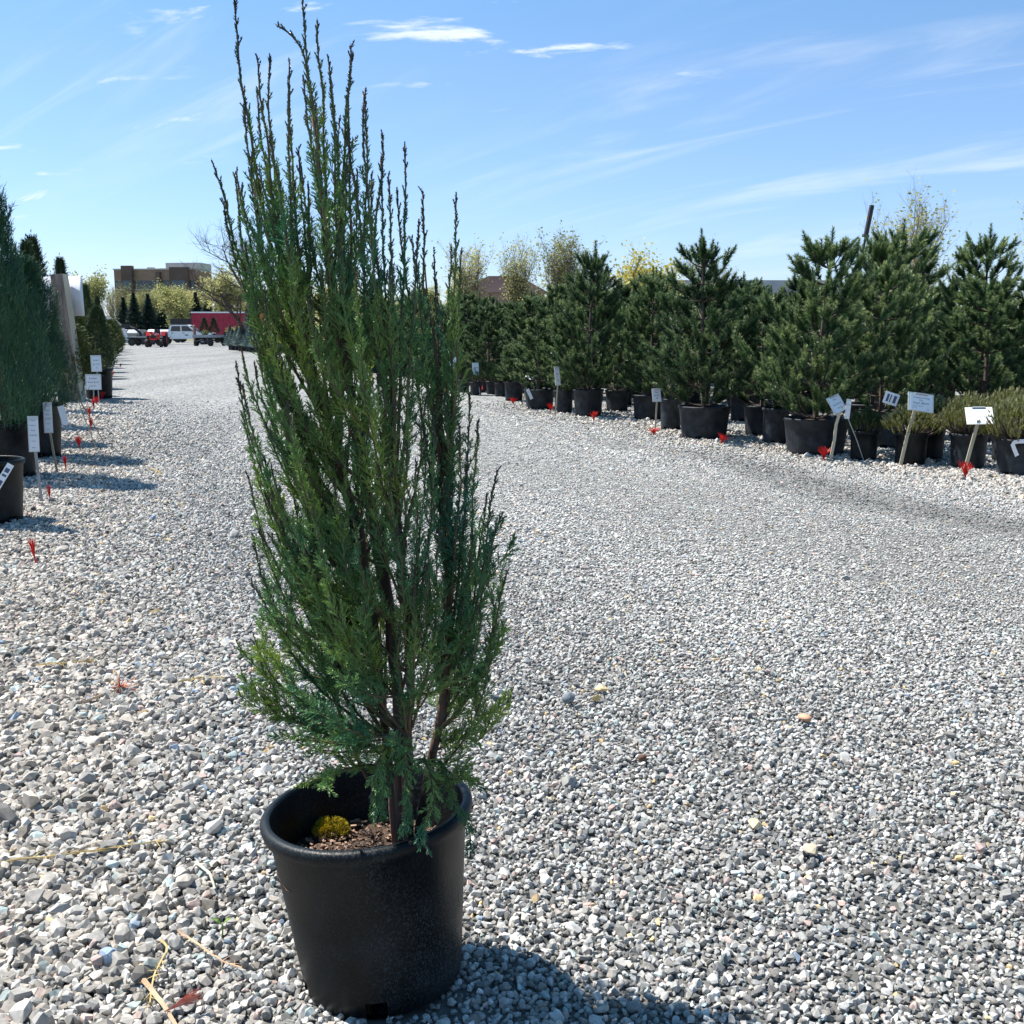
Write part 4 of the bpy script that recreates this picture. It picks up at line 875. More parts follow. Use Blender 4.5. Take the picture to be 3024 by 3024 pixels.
def small_sign(loc, h, w, ch, yaw, tilt, label, txt, lean=(0, 0), mat='lath', clip=False):
    s_ = thing('price_sign', label, 'sign', (loc[0], loc[1], 0)); stake(s_, [(0, 0, -.04), (lean[0] * .5, lean[1] * .5, h * .5), (lean[0], lean[1], h + ch * .3)], .022, .010, mat)
    card(s_, w, ch, (lean[0], lean[1] - .012, h), tilt, yaw, txt, clip=clip); return s_
small_sign((1.98, 15.05), .47, .125, .19, math.radians(12), math.radians(-18), 'small white price card on an upright stake by the broad pine pot', [('Pine', .12, 0, .7), ('$249.99', .13, 0, .45)], (.02, -.02), clip=True)
small_sign((.73, 18.5), .52, .10, .32, math.radians(28), math.radians(-10), 'narrow white tag card on a stake beside the small grey pot', [('Pine', .1, 0, .6)], (.05, 0))
small_sign((.18, 21.1), .50, .16, .12, math.radians(-10), math.radians(-55), 'white card nearly flat on a slanted stake by the short bushy pine', [('Pine', .2, 0, .5)], (.14, 0))
small_sign((-.70, 24.4), .45, .15, .28, math.radians(20), math.radians(-12), 'grey shaded price card on a stake by the dwarf conifers', [('Dwarf', .12, 0, .6)], (-.10, 0), 'steel')
small_sign((-1.35, 24.9), .55, .16, .30, math.radians(-4), math.radians(-12), 'bright white price card on a stake next to the juniper branches', [('Pine', .12, 0, .6)], (.0, 0), 'steel')
LT = [('Juniper', .055, 0, .88), ('Medora', .05, 0, .74), ('Retail', .05, 0, .60), ('$129.99', .06, 0, .46), ('4-5 ft', .05, 0, .3), ('50771', .045, 0, .12)]
small_sign((-3.97, 9.07), .44, .085, .30, math.radians(8), math.radians(-4), 'tall narrow white card on the nearest thin stake of the left row', LT, (-.03, 0), 'steel')
small_sign((-4.62, 10.97), .42, .085, .31, math.radians(10), math.radians(-4), 'tall narrow white card leaning in front of the big black pot', LT, (-.06, 0), 'lath')
small_sign((-8.14, 21.2), .30, .30, .30, math.radians(4), math.radians(-6), 'square framed price sign on a short post by the left row', [('Juniper', .17, 0, .74), ('Retail $119', .15, 0, .48), ('50772', .12, 0, .24)], (0.02, 0), 'steel')
small_sign((-8.3, 21.9), .62, .20, .33, math.radians(28), math.radians(-8), 'upright white card on a stake above the square framed sign', [('Juniper', .12, 0, .7), ('$119.99', .12, 0, .45)], (0.0, 0), 'steel')
# tags on pots
def hang_tag(name, label, pts, w, yaw, mat='paper'):
    m = MB(); P = np.array(pts, float); u = np.array([math.cos(yaw), math.sin(yaw), 0]); V = []
    T = np.gradient(P, axis=0); nrm = unit(np.cross(T, np.array([0, -1.0, .0]))) * w / 2; n = len(P)
    for i in range(n):
        for dy_ in (0, .0016): V += [P[i] - nrm[i] + [0, dy_, 0], P[i] + nrm[i] + [0, dy_, 0]]
    q = []
    for i in range(n - 1):
        a, b = i * 4, i * 4 + 4; q += [[a, a + 1, b + 1, b], [a + 3, a + 2, b + 2, b + 3], [a + 2, a, b, b + 2], [a + 1, a + 3, b + 3, b + 1]]
    q += [[0, 2, 3, 1], [n * 4 - 4, n * 4 - 3, n * 4 - 1, n * 4 - 2]]
    o = part(name, m.add(V, q=q), mat); return tag(o, label, 'tag')
hang_tag('plant_tag', 'long white plastic tag bent over the rim of the widest mugo pot', [(5.13, 10.69, .365), (5.00, 10.69, .362), (4.965, 10.70, .352), (4.95, 10.705, .33), (4.975, 10.712, .28), (5.01, 10.72, .215)], .04, 0)
def rim_tag(loc, label, w, L, roll, yaw, ink=True):
    t = thing('plant_tag', label, 'tag', loc); b = MB(); b.box((0, 0, -L / 2), (w, .002, L)); o = part('tag_strip', b, 'paper', t); o.rotation_euler = (math.radians(-6), roll, yaw)
    if ink:
        for z, hh in ((-.25, .16), (-.45, .08), (-.75, .2)):
            k = MB(); k.box((0, -.0018, z * L), (w * .62, .001, hh * L)); part('print', k, 'ink', o)
    return t
rim_tag((-3.70, 7.97, .47), 'white tag with dark print hooked on the rim of the nearest left pot', .05, .21, math.radians(32), math.radians(15))
rim_tag((-5.10, 12.30, .60), 'crumpled white tag hanging off the rim of the big black pot', .07, .22, math.radians(-12), math.radians(20), False)
rim_tag((4.02, 11.78, .74), 'pale green blue tag standing in the yellow green mugo', .13, .16, math.radians(-72), 0.1, True)
rim_tag((.28, 19.95, .38), 'white tag stuck down the side of the wide black pot', .06, .2, math.radians(-24), .2, False)
# red bristle markers pushed into the gravel
def tuft_mesh(seed, h, spread, n=46):
    r = np.random.default_rng(seed); m = MB(); a = r.uniform(0, 6.28, n); q = r.random(n) ** .7 * spread
    for i in range(n):
        e = np.array([math.cos(a[i]) * q[i] * h, math.sin(a[i]) * q[i] * h, h * r.uniform(.75, 1.1)]); m.tube(bez(np.array([0, 0, .01]), np.array([e[0] * .12, e[1] * .12, e[2] * .65]), e, 4), [.0022, .0021, .0018, .0012], 3)
    return m.mesh('bristle_tuft')
TUFT = [tuft_mesh(1, .15, .22), tuft_mesh(2, .13, .5), tuft_mesh(3, .11, .8), tuft_mesh(4, .17, .16)]
anchor = MB(); anchor.tube([[0, 0, -.05], [0, 0, .03]], [.003, .006], 6); anchor = anchor.mesh('anchor')
def marker(x, y, k, s_, lean, label, group=None):
    t = thing('marker_tuft', label, 'marker', (x, y, .008), 0, group); part('anchor', anchor, 'red', t); o = part('bristle_tuft', TUFT[k], 'red', t); o.scale = (s_, s_, s_); o.rotation_euler = (0, lean, x * 7); return t
marker(-2.96, 6.61, 3, .95, .16, 'red bristle marker standing alone at the edge of the left pot shadow')
marker(-3.93, 9.13, 3, .80, .02, 'dark red bristle marker at the foot of the nearest thin sign stake')
marker(-4.57, 11.05, 3, .95, -.04, 'bright red bristle marker beside the leaning white card')
marker(-5.32, 13.3, 1, 1.2, 0, 'fanned red bristle marker in the big pot shadow')
marker(3.45, 11.95, 1, 1.25, 0, 'fanned red bristle marker at the foot of the bent stake')
marker(4.40, 10.46, 1, 1.35, 0, 'tall red bristle marker in front of the pale sunlit price card')
marker(2.66, 13.78, 2, 1.2, .3, 'flattened red bristle marker in front of the broad black pot')
marker(1.95, 14.9, 2, 1.1, -.2, 'orange red bristle marker under the small white price card')
for x, y in ((1.29, 17.2), (.68, 19.1), (.02, 21.15), (-.72, 25.0), (-1.5, 24.6), (-2.5, 31)): marker(x, y, 2 if x > 0 and x < .1 else 1, 1.25, 0, 'red bristle marker along the far part of the pine row', 'red markers along the far pine row')
for x, y in ((-6.05, 15.6), (-6.85, 17.65), (-7.6, 19.8), (-8.0, 21.0), (-8.5, 22.6), (-9.2, 24.5), (-10.4, 28), (-12.4, 34), (-15, 42)): marker(x, y, 0 if y < 20 else 1, 1.3, .1 * math.sin(x * 9), 'red bristle marker along the far part of the left row', 'red markers along the far left row')
# bamboo canes
def cane(a, b, label, r=.006):
    a, b = np.array(a, float), np.array(b, float); m = MB(); n = 12; P = a + (b - a) * np.linspace(0, 1, n)[:, None]; m.tube(P, r * (1 + .18 * (np.arange(n) % 3 == 0)), 6); tag(part('bamboo_cane', m, 'bamboo'), label, 'cane')
cane((-5.2, 13.9, -.05), (-5.75, 14.0, .95), 'thin bamboo cane leaning left beside the big black pot')
cane((-5.05, 13.2, -.05), (-5.5, 13.6, .85), 'second bamboo cane crossing the first beside the big black pot')
cane((.25, 21.4, .1), (.47, 21.4, 1.75), 'tall bamboo cane leaning over the small young pine')
cane((1.9, 20.4, .2), (1.86, 20.4, 1.9), 'bamboo cane standing among the pines behind the bluish pine')
# wooden post with a curved white sign sheet seen from behind
po = thing('sign_post', 'weathered square wooden post carrying a curved white sign sheet, seen from behind', 'sign post', (-9.02, 22.4, 0))
m = MB(); L_ = 2.62; a = math.radians(-5)
m.box((0, 0, L_ / 2 - .06), (.25, .24, L_)); w = part('post', m, 'wood', po); w.rotation_euler = (0, a, math.radians(-4)); w.location = (.1, 0, 0)
e_ = MB(); e_.box((.129, 0, L_ / 2 - .06), (.010, .23, L_ * .995)); part('sawn_edge', e_, 'palewood', w)
sh = MB(); n = 14; V = []
for i in range(n):
    u_ = -1 + 2 * i / (n - 1); x_ = .46 * u_; yb = .16 + .10 * (1 - u_ * u_)
    for dz in (-.40, .40): V += [[x_, yb, dz], [x_, yb + .006, dz]]
q = []
for i in range(n - 1):
    a_, b_ = i * 4, i * 4 + 4; q += [[a_, b_, b_ + 2, a_ + 2], [a_ + 1, a_ + 3, b_ + 3, b_ + 1], [a_, a_ + 1, b_ + 1, b_], [a_ + 2, b_ + 2, b_ + 3, a_ + 3]]
q += [[0, 2, 3, 1], [n * 4 - 4, n * 4 - 3, n * 4 - 1, n * 4 - 2]]
o = part('sign_sheet', sh.add(V, q=q), 'signwhite', po, smooth=True); o.location = (-.17, -.02, 2.12); o.rotation_euler = (0, math.radians(-1), math.radians(4))

# ------------------------------------------------------------------ loose bits on the gravel
def cobble(name, loc, size, col, label, seed, rough=.8, rnd=True, cat='stone'):
    r = np.random.default_rng(seed); bm = bmesh.new()
    for _ in range(40 if rnd else 16):
        p = unit(r.normal(size=3)); bm.verts.new(tuple(p * np.array(size) / 2 * (r.uniform(.93, 1) if rnd else r.uniform(.8, 1))))
    bmesh.ops.convex_hull(bm, input=bm.verts)
    for v in [v for v in bm.verts if not v.link_faces]: bm.verts.remove(v)
    me = bpy.data.meshes.new(name); bm.to_mesh(me); bm.free()
    for p in me.polygons: p.use_smooth = rnd
    m_ = M('stone_' + name + str(seed), tuple(np.array(col) * .85), tuple(np.minimum(np.array(col) * 1.12, .9)), scale=60, rough=rough, bump=.2, bscale=150)
    o = part(name, me, m_); o.location = (loc[0], loc[1], size[2] * .5 + .012); o.rotation_euler = (.1, .1, seed); tag(o, label, cat); return o
cobble('cobble', (.22, 4.05), (.062, .055, .05), (.17, .19, .21), 'smooth round dark grey cobble lying on the gravel', 1)
cobble('cobble', (1.09, 3.86), (.075, .04, .03), (.50, .27, .17), 'flat salmon orange pebble lying on the gravel', 2)
cobble('cobble', (.36, 4.19), (.08, .05, .035), (.58, .44, .24), 'pale tan broken stone near the round grey cobble', 3, rnd=False)
cobble('cobble', (.33, 4.08), (.045, .035, .028), (.62, .43, .16), 'small golden stone near the round grey cobble', 4, rnd=False)
cobble('cobble', (.71, 2.98), (.062, .04, .032), (.55, .45, .30), 'cream coloured angular stone in the middle of the gravel', 5, rnd=False)
cobble('cobble', (-.93, 2.3), (.06, .045, .035), (.26, .33, .42), 'pale blue grey stone left of the big pot', 6, rnd=False)
cobble('cobble', (.44, 3.48), (.034, .03, .028), (.12, .06, .035), 'dark brown seed cone sized lump on the gravel', 7, cat='debris')
cobble('cobble', (.83, 2.82), (.06, .05, .035), (.42, .36, .26), 'large mossy tan stone right of the cream one', 8, rnd=False)
def twig(pts, r, mat, label, cat='twig', side=0, seed=0, L=.03):
    rr_ = np.random.default_rng(seed); P = np.array(pts, float); P = resample(P, 14); P[:, 2] += rr_.normal(0, .0012, 14); m = MB(); m.tube(P, r * np.linspace(1, .55, 14), 5)
    t = thing('twig' if cat == 'twig' else 'dry_sprig', label, cat, (P[0][0], P[0][1], 0)); Q = P.copy()
    m.v = [v - np.array([P[0][0], P[0][1], 0]) for v in m.v]; part('stalk', m, mat, t)
    if side:
        k = rr_.integers(3, 14, side); p0 = P[k] - np.array([P[0][0], P[0][1], 0]); d = unit(np.gradient(P, axis=0)[k] * 30 + rr_.normal(0, .6, (side, 3)) * np.array([1, 1, .35])); f = MB(); cones(f, p0, p0 + d * (L * rr_.uniform(.5, 1.1, side))[:, None], .0015, rr_); part('scale_leaves', f, mat, t)
    return t
Zt = .030
twig([(-.815, 2.20, Zt), (-.75, 2.12, Zt), (-.70, 2.05, Zt), (-.66, 1.99, Zt)], .006, 'twig', 'thick reddish twig lying left of the big pot')
twig([(-.83, 2.36, Zt), (-.80, 2.34, Zt), (-.80, 2.22, Zt), (-.775, 2.12, Zt)], .003, 'straw', 'bent straw coloured juniper sprig left of the big pot', 'dry sprig', 26, 2)
twig([(-.80, 2.40, Zt), (-.73, 2.34, Zt), (-.66, 2.27, Zt), (-.61, 2.25, Zt)], .003, 'twig', 'thin brown sprig nearest the left side of the big pot', 'dry sprig', 14, 3)
twig([(-.855, 2.74, Zt), (-.80, 2.68, Zt), (-.765, 2.60, Zt)], .0042, 'palewood', 'short pale forked stick on the left gravel')
twig([(-1.40, 2.74, Zt), (-1.25, 2.78, Zt), (-1.1, 2.83, Zt), (-1.0, 2.86, Zt)], .003, 'straw', 'long golden frond lying at the left edge', 'dry sprig', 50, 4, .05)
twig([(-2.05, 4.5, Zt), (-1.95, 4.52, Zt), (-1.82, 4.56, Zt)], .004, 'straw', 'faded frond farther out on the left gravel', 'dry sprig', 34, 5, .05)
twig([(-1.36, 4.28, Zt), (-1.28, 4.32, Zt), (-1.20, 4.33, Zt)], .004, 'straw', 'curled olive frond on the gravel left of the juniper', 'dry sprig', 34, 6, .05)
twig([(-1.66, 4.02, Zt), (-1.60, 4.14, Zt), (-1.56, 4.22, Zt)], .006, 'twig', 'short brown stick beside a fallen red tuft')
twig([(-3.75, 11.2, Zt), (-3.6, 11.0, Zt), (-3.5, 10.7, Zt)], .006, 'straw', 'yellow dead sprig near the bright red marker', 'dry sprig', 40, 8, .09)
tf = thing('fallen_marker', 'faded orange red tuft fallen flat beside a short brown stick', 'marker', (-1.60, 4.24, .02)); o = part('bristle_tuft', TUFT[2], 'fadedred', tf); o.rotation_euler = (math.radians(78), 0, .6); o.scale = (.8, .8, .8)
tf2 = thing('fallen_marker', 'faded red tuft lying on the thick reddish twig', 'marker', (-.735, 2.075, .035)); o = part('bristle_tuft', TUFT[0], 'fadedred', tf2); o.rotation_euler = (math.radians(80), 0, 2.2); o.scale = (.55, .55, .55)
sd = thing('seedling', 'tiny green seedling with two leaves sprouting from the gravel', 'seedling', (-.70, 2.42, 0))
st_ = MB(); st_.tube([[0, 0, 0], [.002, 0, .035]], [.002, .0015], 5); part('stem', st_, 'seedling', sd)
for s_ in (-1, 1):
    lf = MB(); V = [[0, 0, .034], [s_ * .010, -.007, .046], [s_ * .026, 0, .054], [s_ * .010, .007, .047]]; lf.add(V + [[x_, y_, z_ - .001] for x_, y_, z_ in V], q=[[0, 1, 2, 3], [7, 6, 5, 4], [0, 4, 5, 1], [1, 5, 6, 2], [2, 6, 7, 3], [3, 7, 4, 0]]); part('leaf', lf, 'seedling', sd)

# ------------------------------------------------------------------ far end of the yard: vehicles, wagons, greenhouse
def wheel(parent, c, r, w, axis='x', rim='white'):
    m = MB(); m.wheel((0, 0, 0), r, w, axis); o = part('wheel', m, 'rubber', parent); o.location = c
    d = MB(); d.disc((0, 0, 0), r * .56, w * .7, axis); part('rim', d, rim, o); return o
# red compact tractor facing the camera
tr = thing('tractor', 'small red farm tractor parked nose on in front of the white pickup', 'tractor', (-30.1, 93.0, 0), math.radians(8))
m = MB(); m.prism([(-.27, .62), (.27, .62), (.31, .80), (.29, 1.02), (.20, 1.16), (-.20, 1.16), (-.29, 1.02), (-.31, .80)], -1.25, .15); hd = part('hood', m, 'redpaint', tr)
m = MB(); m.box((0, -1.265, .84), (.44, .03, .30)); part('grille', m, 'dark', hd)
for s_ in (-1, 1):
    m = MB(); m.disc((s_ * .19, -1.275, 1.03), .06, .03, 'y'); part('headlight', m, 'chrome', hd)
m = MB(); m.box((0, -1.1, .48), (.34, .5, .30)); m.box((0, -.2, .52), (.30, 1.5, .26)); m.box((0, -1.0, .36), (1.1, .09, .09)); m.box((0, .62, .5), (1.0, .2, .2)); part('chassis', m, 'dark', tr)
m = MB(); m.box((0, -1.33, .66), (.50, .05, .12)); part('bumper', m, 'redpaint', tr)
for s_ in (-1, 1):
    wheel(tr, (s_ * .58, -1.0, .33), .33, .24, 'x', 'redpaint'); wheel(tr, (s_ * .66, .62, .60), .60, .34, 'x', 'redpaint')
    m = MB(); m.prism([(.02, 1.30), (1.25, 1.30), (1.38, .95), (1.28, .95), (1.17, 1.22), (.10, 1.22), (-.10, .95), (-.18, .95)], -.16, .16, [[0, 1, 0], [1, 0, 0], [0, 0, 1]]); f_ = part('fender', m, 'redpaint', tr); f_.location = (s_ * .62, 0, 0)
m = MB(); m.box((0, .62, 1.02), (.46, .42, .12)); m.box((0, .84, 1.25), (.46, .09, .42)); part('seat', m, 'dark', tr)
m = MB(); m.tube([(.17 * math.cos(a), .28 + .06 * math.sin(a), 1.30 + .16 * math.sin(a)) for a in np.linspace(0, 6.28, 15)], .016, 5, cap=False); m.tube([[0, .16, 1.08], [0, .28, 1.30]], .02, 5); part('steering_wheel', m, 'dark', tr)

# white crew cab pickup, side on, nose to the right
pk = thing('pickup_truck', 'white crew cab pickup truck parked side on behind the red tractor', 'pickup', (-32.4, 109.0, 0), math.radians(6))
prof = [(-2.9, .55), (2.75, .55), (2.9, .70), (2.9, 1.05), (2.78, 1.18), (1.35, 1.26), (.62, 1.86), (.45, 1.92), (-1.05, 1.92), (-1.22, 1.86), (-1.42, 1.24), (-2.9, 1.24)]
m = MB(); m.prism(prof, -.95, .95); bd = part('body', m, 'white', pk)
for x0, x1, lab in ((-1.10, -.22, 'r'), (-.10, 1.02, 'f')):
    m = MB(); top = 1.80; z0 = 1.30; xs_ = [(x0 + (0 if lab == 'f' else -.06), z0), (x1, z0), (x1 if lab == 'r' else .48, top), (x0 + (0 if lab == 'f' else .06), top)]
    m.prism(xs_, -.962, -.94); part('window', m, 'glass', pk)
for x0, x1 in ((-1.2, -.17), (-.13, 1.02)):
    d = MB(); d.box(((x0 + x1) / 2, -.954, .92), (x1 - x0 - .03, .012, .62)); dr = part('door', d, 'white', pk); hh = MB(); hh.box((x0 + .2, -.97, 1.12), (.2, .03, .05)); part('handle', hh, 'dark', dr)
m = MB(); m.prism([(1.40, 1.28), (1.46, 1.28), (.72, 1.86), (.66, 1.84)], -.82, .82); part('windscreen', m, 'glass', pk)
m = MB(); m.box((2.93, 0, .62), (.12, 1.8, .24)); part('front_bumper', m, 'chrome', pk)
m = MB(); m.box((2.88, -.78, .98), (.10, .28, .16)); part('headlight', m, 'chrome', pk)
m = MB(); m.box((1.05, -1.06, 1.32), (.12, .20, .22)); part('mirror', m, 'dark', pk)
m = MB(); m.box((.35, -.962, .92), (.34, .004, .16)); part('door_emblem', m, 'steel', pk)
for x in (-1.85, 1.85):
    for s_ in (-1, 1): wheel(pk, (x, s_ * .86, .40), .40, .26, 'y', 'steel')
    a = MB(); a.tube([(x + .48 * math.cos(t), -.965, .42 + .48 * math.sin(t)) for t in np.linspace(0, 3.14, 12)], .05, 5); part('wheel_arch', a, 'dark', pk)

def wagon(loc, rz, L, W, label, deckmat='steel', side=.0, sidemat='dark'):
    t = thing('flatbed_wagon', label, 'wagon', (loc[0], loc[1], 0), rz)
    n = 6
    for i in range(n):
        m = MB(); m.box((0, -W / 2 + W / n * (i + .5), .78), (L, W / n - .02, .06)); part('deck_plank', m, deckmat, t)
    m = MB()
    for y in (-W * .32, W * .32): m.box((0, y, .68), (L * .98, .09, .13))
    m.box((-L * .36, 0, .48), (.09, W * .8, .09)); m.box((L * .36, 0, .48), (.09, W * .8, .09))
    for x in (-L * .36, L * .36): m.box((x, 0, .57), (.2, .2, .14))
    part('frame', m, 'dark', t)
    for x in (-L * .36, L * .36):
        for y in (-1, 1): wheel(t, (x, y * W * .42, .34), .34, .22, 'y', 'dark')
    m = MB(); m.tube([[-L / 2, 0, .5], [-L / 2 - .9, 0, .42]], .035, 5); part('drawbar', m, 'dark', t)
    if side:
        for y in (-1, 1):
            m = MB(); m.box((0, y * (W / 2 - .03), .81 + side / 2), (L, .04, side)); part('side_board', m, sidemat, t)
        for x in (-1, 1):
            m = MB(); m.box((x * (L / 2 - .03), 0, .81 + side / 2), (.04, W - .1, side)); part('side_board', m, sidemat, t)
    return t
wagon((-33.2, 100.5), math.radians(-4), 3.6, 1.7, 'empty flatbed wagon with grey planks left of the red tractor')
wagon((-27.3, 99.5), math.radians(72), 2.9, 1.75, 'wagon carrying two dark cone shaped conifers right of the pickup', side=.18, sidemat='steel')
wagon((-25.0, 101.0), math.radians(4), 2.6, 1.5, 'dark boxed wagon carrying yellow leaved shrubs in front of the maroon trailer', side=.42)
CONE = column_meshes(501, 1.45, .95, 700, .14, .012, upr=.5, spikes=1, low=.7)
for i, (x, y) in enumerate(((-27.75, 99.3), (-26.95, 99.6))):
    t = potted('cone_conifer', ('left' and 'dark cone shaped conifer on the wagon, nearer the pickup', 'dark cone shaped conifer on the wagon, nearer the maroon trailer')[i], 'conifer', (x, y), .42, .30, CONE, ('jbark', 'arb'), (1, 1, 1)); t.location.z = .815
HEAP = leafy_meshes(502, .7, .9, 2, 520, .10, .3, .012, 5, .1, spread_leaf=.10, stems=3)
for i, (x, y, mat, lab, s_) in enumerate(((-25.75, 101, 'gold', 'yellow leaved shrub at the pickup end of the dark boxed wagon', 1.0), (-25.0, 101, 'gold', 'yellow leaved shrub in the middle of the dark boxed wagon', 1.15), (-24.25, 101, 'gold', 'yellow leaved shrub at the spruce end of the dark boxed wagon', 1.0), (-27.4, 98.5, 'shrub', 'grey green low plant at the near end of the cone conifer wagon', .62))):
    t = potted('potted_shrub', lab, 'shrub', (x, y), .34, .26, HEAP, ('greybark', mat), (s_, s_, s_)); t.location.z = .815
# gooseneck trailer hitch frame
gn = thing('gooseneck_trailer', 'black arched gooseneck trailer frame by the white greenhouse', 'trailer', (-37.6, 108, 0))
m = MB(); m.box((-1.2, 0, 1.75), (2.6, .5, .28)); m.tube([[-.1, 0, 1.75], [.6, 0, 1.6], [1.1, 0, 1.2], [1.25, 0, .8]], .13, 6); part('neck', m, 'dark', gn)
m = MB(); m.box((2.4, 0, .78), (2.6, 2.0, .22)); part('deck', m, 'dark', gn)
for x in (1.7, 2.6): wheel(gn, (x, -.9, .38), .38, .25, 'y', 'dark'); wheel(gn, (x, .9, .38), .38, .25, 'y', 'dark')
m = MB(); m.box((-2.4, 0, .8), (.14, .14, 1.62)); part('jack_leg', m, 'dark', gn)
# maroon box trailer with a pale roof
bt = thing('box_trailer', 'maroon box trailer with a pale roof edge behind the wagons', 'trailer', (-31.4, 121, 0), math.radians(2))
m = MB(); m.box((0, 0, 2.0), (6.8, 2.4, 2.5)); part('box', m, 'maroon', bt)
for i in range(11):
    m = MB(); m.box((-3.2 + i * .64, -1.212, 2.0), (.05, .02, 2.4)); part('side_rib', m, 'maroon', bt)
m = MB(); m.box((0, 0, 3.30), (6.9, 2.5, .14)); part('roof', m, 'white', bt)
m = MB(); m.box((0, 0, .68), (6.6, .9, .16)); part('frame', m, 'dark', bt)
for x in (1.2, 2.2):
    for y in (-1, 1): wheel(bt, (x, y * 1.0, .45), .45, .28, 'y', 'dark')
m = MB(); m.box((-3.0, 0, .3), (.14, .5, .62)); part('landing_gear', m, 'dark', bt)
# dump truck body with stake sides
dt = thing('stake_truck', 'black truck bed with wooden stake sides standing behind the pickup', 'truck', (-36.6, 126, 0))
m = MB(); m.box((0, 0, 2.30), (4.2, 2.2, .75)); part('bed', m, 'dark', dt)
m = MB(); m.box((0, 0, .95), (5.2, .9, .25)); part('chassis', m, 'dark', dt)
for i in range(9):
    m = MB(); m.box((-1.9 + i * .48, -.9, 1.5), (.14, .05, .9)); part('stake', m, 'palewood', dt)
m = MB(); m.prism([(2.3, .7), (4.1, .7), (4.1, 1.5), (3.7, 2.1), (2.4, 2.1)], -1.0, 1.0); cb = part('cab', m, 'dark', dt)
m = MB(); m.prism([(2.9, 1.5), (3.7, 1.5), (3.5, 2.0), (2.9, 2.0)], -1.012, -.99); part('window', m, 'glass', cb)
for x in (-1.4, 3.1):
    for y in (-1, 1): wheel(dt, (x, y * .9, .5), .5, .3, 'y', 'dark')
# brown steel post
m = MB(); m.lathe([(.13, -.05), (.13, 1.72), (.10, 1.84), (.01, 1.88)], 14); bp = part('bollard', m, 'rust' if False else 'roofbrown', smooth=True); bp.location = (-28.6, 99.2, 0); tag(bp, 'rusty brown steel bollard in front of the pickup door', 'bollard')
# white hoop greenhouse, partly hidden by the left row
gh = thing('hoop_greenhouse', 'white plastic hoop greenhouse end beyond the left row', 'greenhouse', (-45.6, 122, 0), math.radians(21))
m = MB(); n = 18; pr = [(2.9 * math.cos(math.pi * i / (n - 1)), 2.9 * math.sin(math.pi * i / (n - 1)) ** .9 + .05) for i in range(n)]; m.prism(pr, 0, 14); part('cover', m, 'white', gh, smooth=False)
for y in (0, 4.6, 9.3):
    m = MB(); m.tube([(2.94 * math.cos(math.pi * i / (n - 1)), y + .1, 2.94 * math.sin(math.pi * i / (n - 1)) ** .9 + .05) for i in range(n)], .035, 5); part('hoop', m, 'steel', gh)
m = MB(); m.box((0, -.03, 1.0), (1.1, .05, 1.95)); part('door', m, 'steel', gh)
# parked cars
def car(loc, rz, mat, label):
    t = thing('parked_car', label, 'car', (loc[0], loc[1], loc[2] if len(loc) > 2 else 0), rz)
    m = MB(); m.prism([(-2.2, .32), (2.2, .32), (2.25, .62), (2.1, .80), (1.1, .92), (.45, 1.40), (-1.15, 1.42), (-1.9, .98), (-2.22, .92)], -.85, .85); part('body', m, mat, t)
    for x0, x1, a, b in ((-1.55, -.35, -1.12, -.35), (-.27, .92, -.27, .40)):
        m = MB(); m.prism([(x0, .95), (x1, .95), (b, 1.34), (a, 1.34)], -.862, -.84); part('window', m, 'glass', t)
    m = MB(); m.prism([(1.06, .95), (1.12, .95), (.52, 1.38), (.46, 1.37)], -.72, .72); part('windscreen', m, 'glass', t)
    for x in (-1.35, 1.35):
        for y in (-1, 1): wheel(t, (x, y * .76, .32), .32, .2, 'y', 'steel')
for i, (x, y, c, nm) in enumerate(((-57.8, 158, 'car_silver', 'silver'), (-55.5, 159, 'car_white', 'white'), (-53.2, 157, 'car_grey', 'dark grey'), (-51.2, 159, 'car_white', 'white'), (-49.2, 157, 'car_silver', 'silver'))):
    car((x, y, 0.05), math.radians(60 + 9 * i), c, ('silver parked car nearest the greenhouse, under the dark spruces', 'white parked car between the silver and dark grey cars', 'dark grey parked car in the middle of the parked cars', 'white parked car beside the dark grey car, nearer the stake truck', 'silver parked car at the stake truck end of the parked cars')[i])

# ------------------------------------------------------------------ blue spruces in pots
BS = [spruce_meshes(601, 1.35, .95, 1500, .10, .035), spruce_meshes(602, 1.2, 1.0, 1400, .10, .035)]
rb = np.random.default_rng(31)
for i in range(34):
    a = i // 3; b = i % 3
    p = np.array([-20.6, 80.0]) + np.array([.42, -.905]) * a * 1.25 + np.array([.905, .42]) * b * 1.15 + rb.uniform(-.2, .2, 2)
    potted('potted_spruce', ('silvery blue potted spruce in the file along the road before the wagons', 'silvery blue potted spruce in the middle file of the spruce block', 'silvery blue potted spruce in the back file of the spruce block')[b], 'spruce', p, .36, .34, BS[i % 2], ('greybark', 'spruce'), (1.1, 1.1, rb.uniform(.95, 1.25)), rb.uniform(0, 6), ('blue spruces along the road', 'blue spruces, middle file', 'blue spruces, back file')[b])

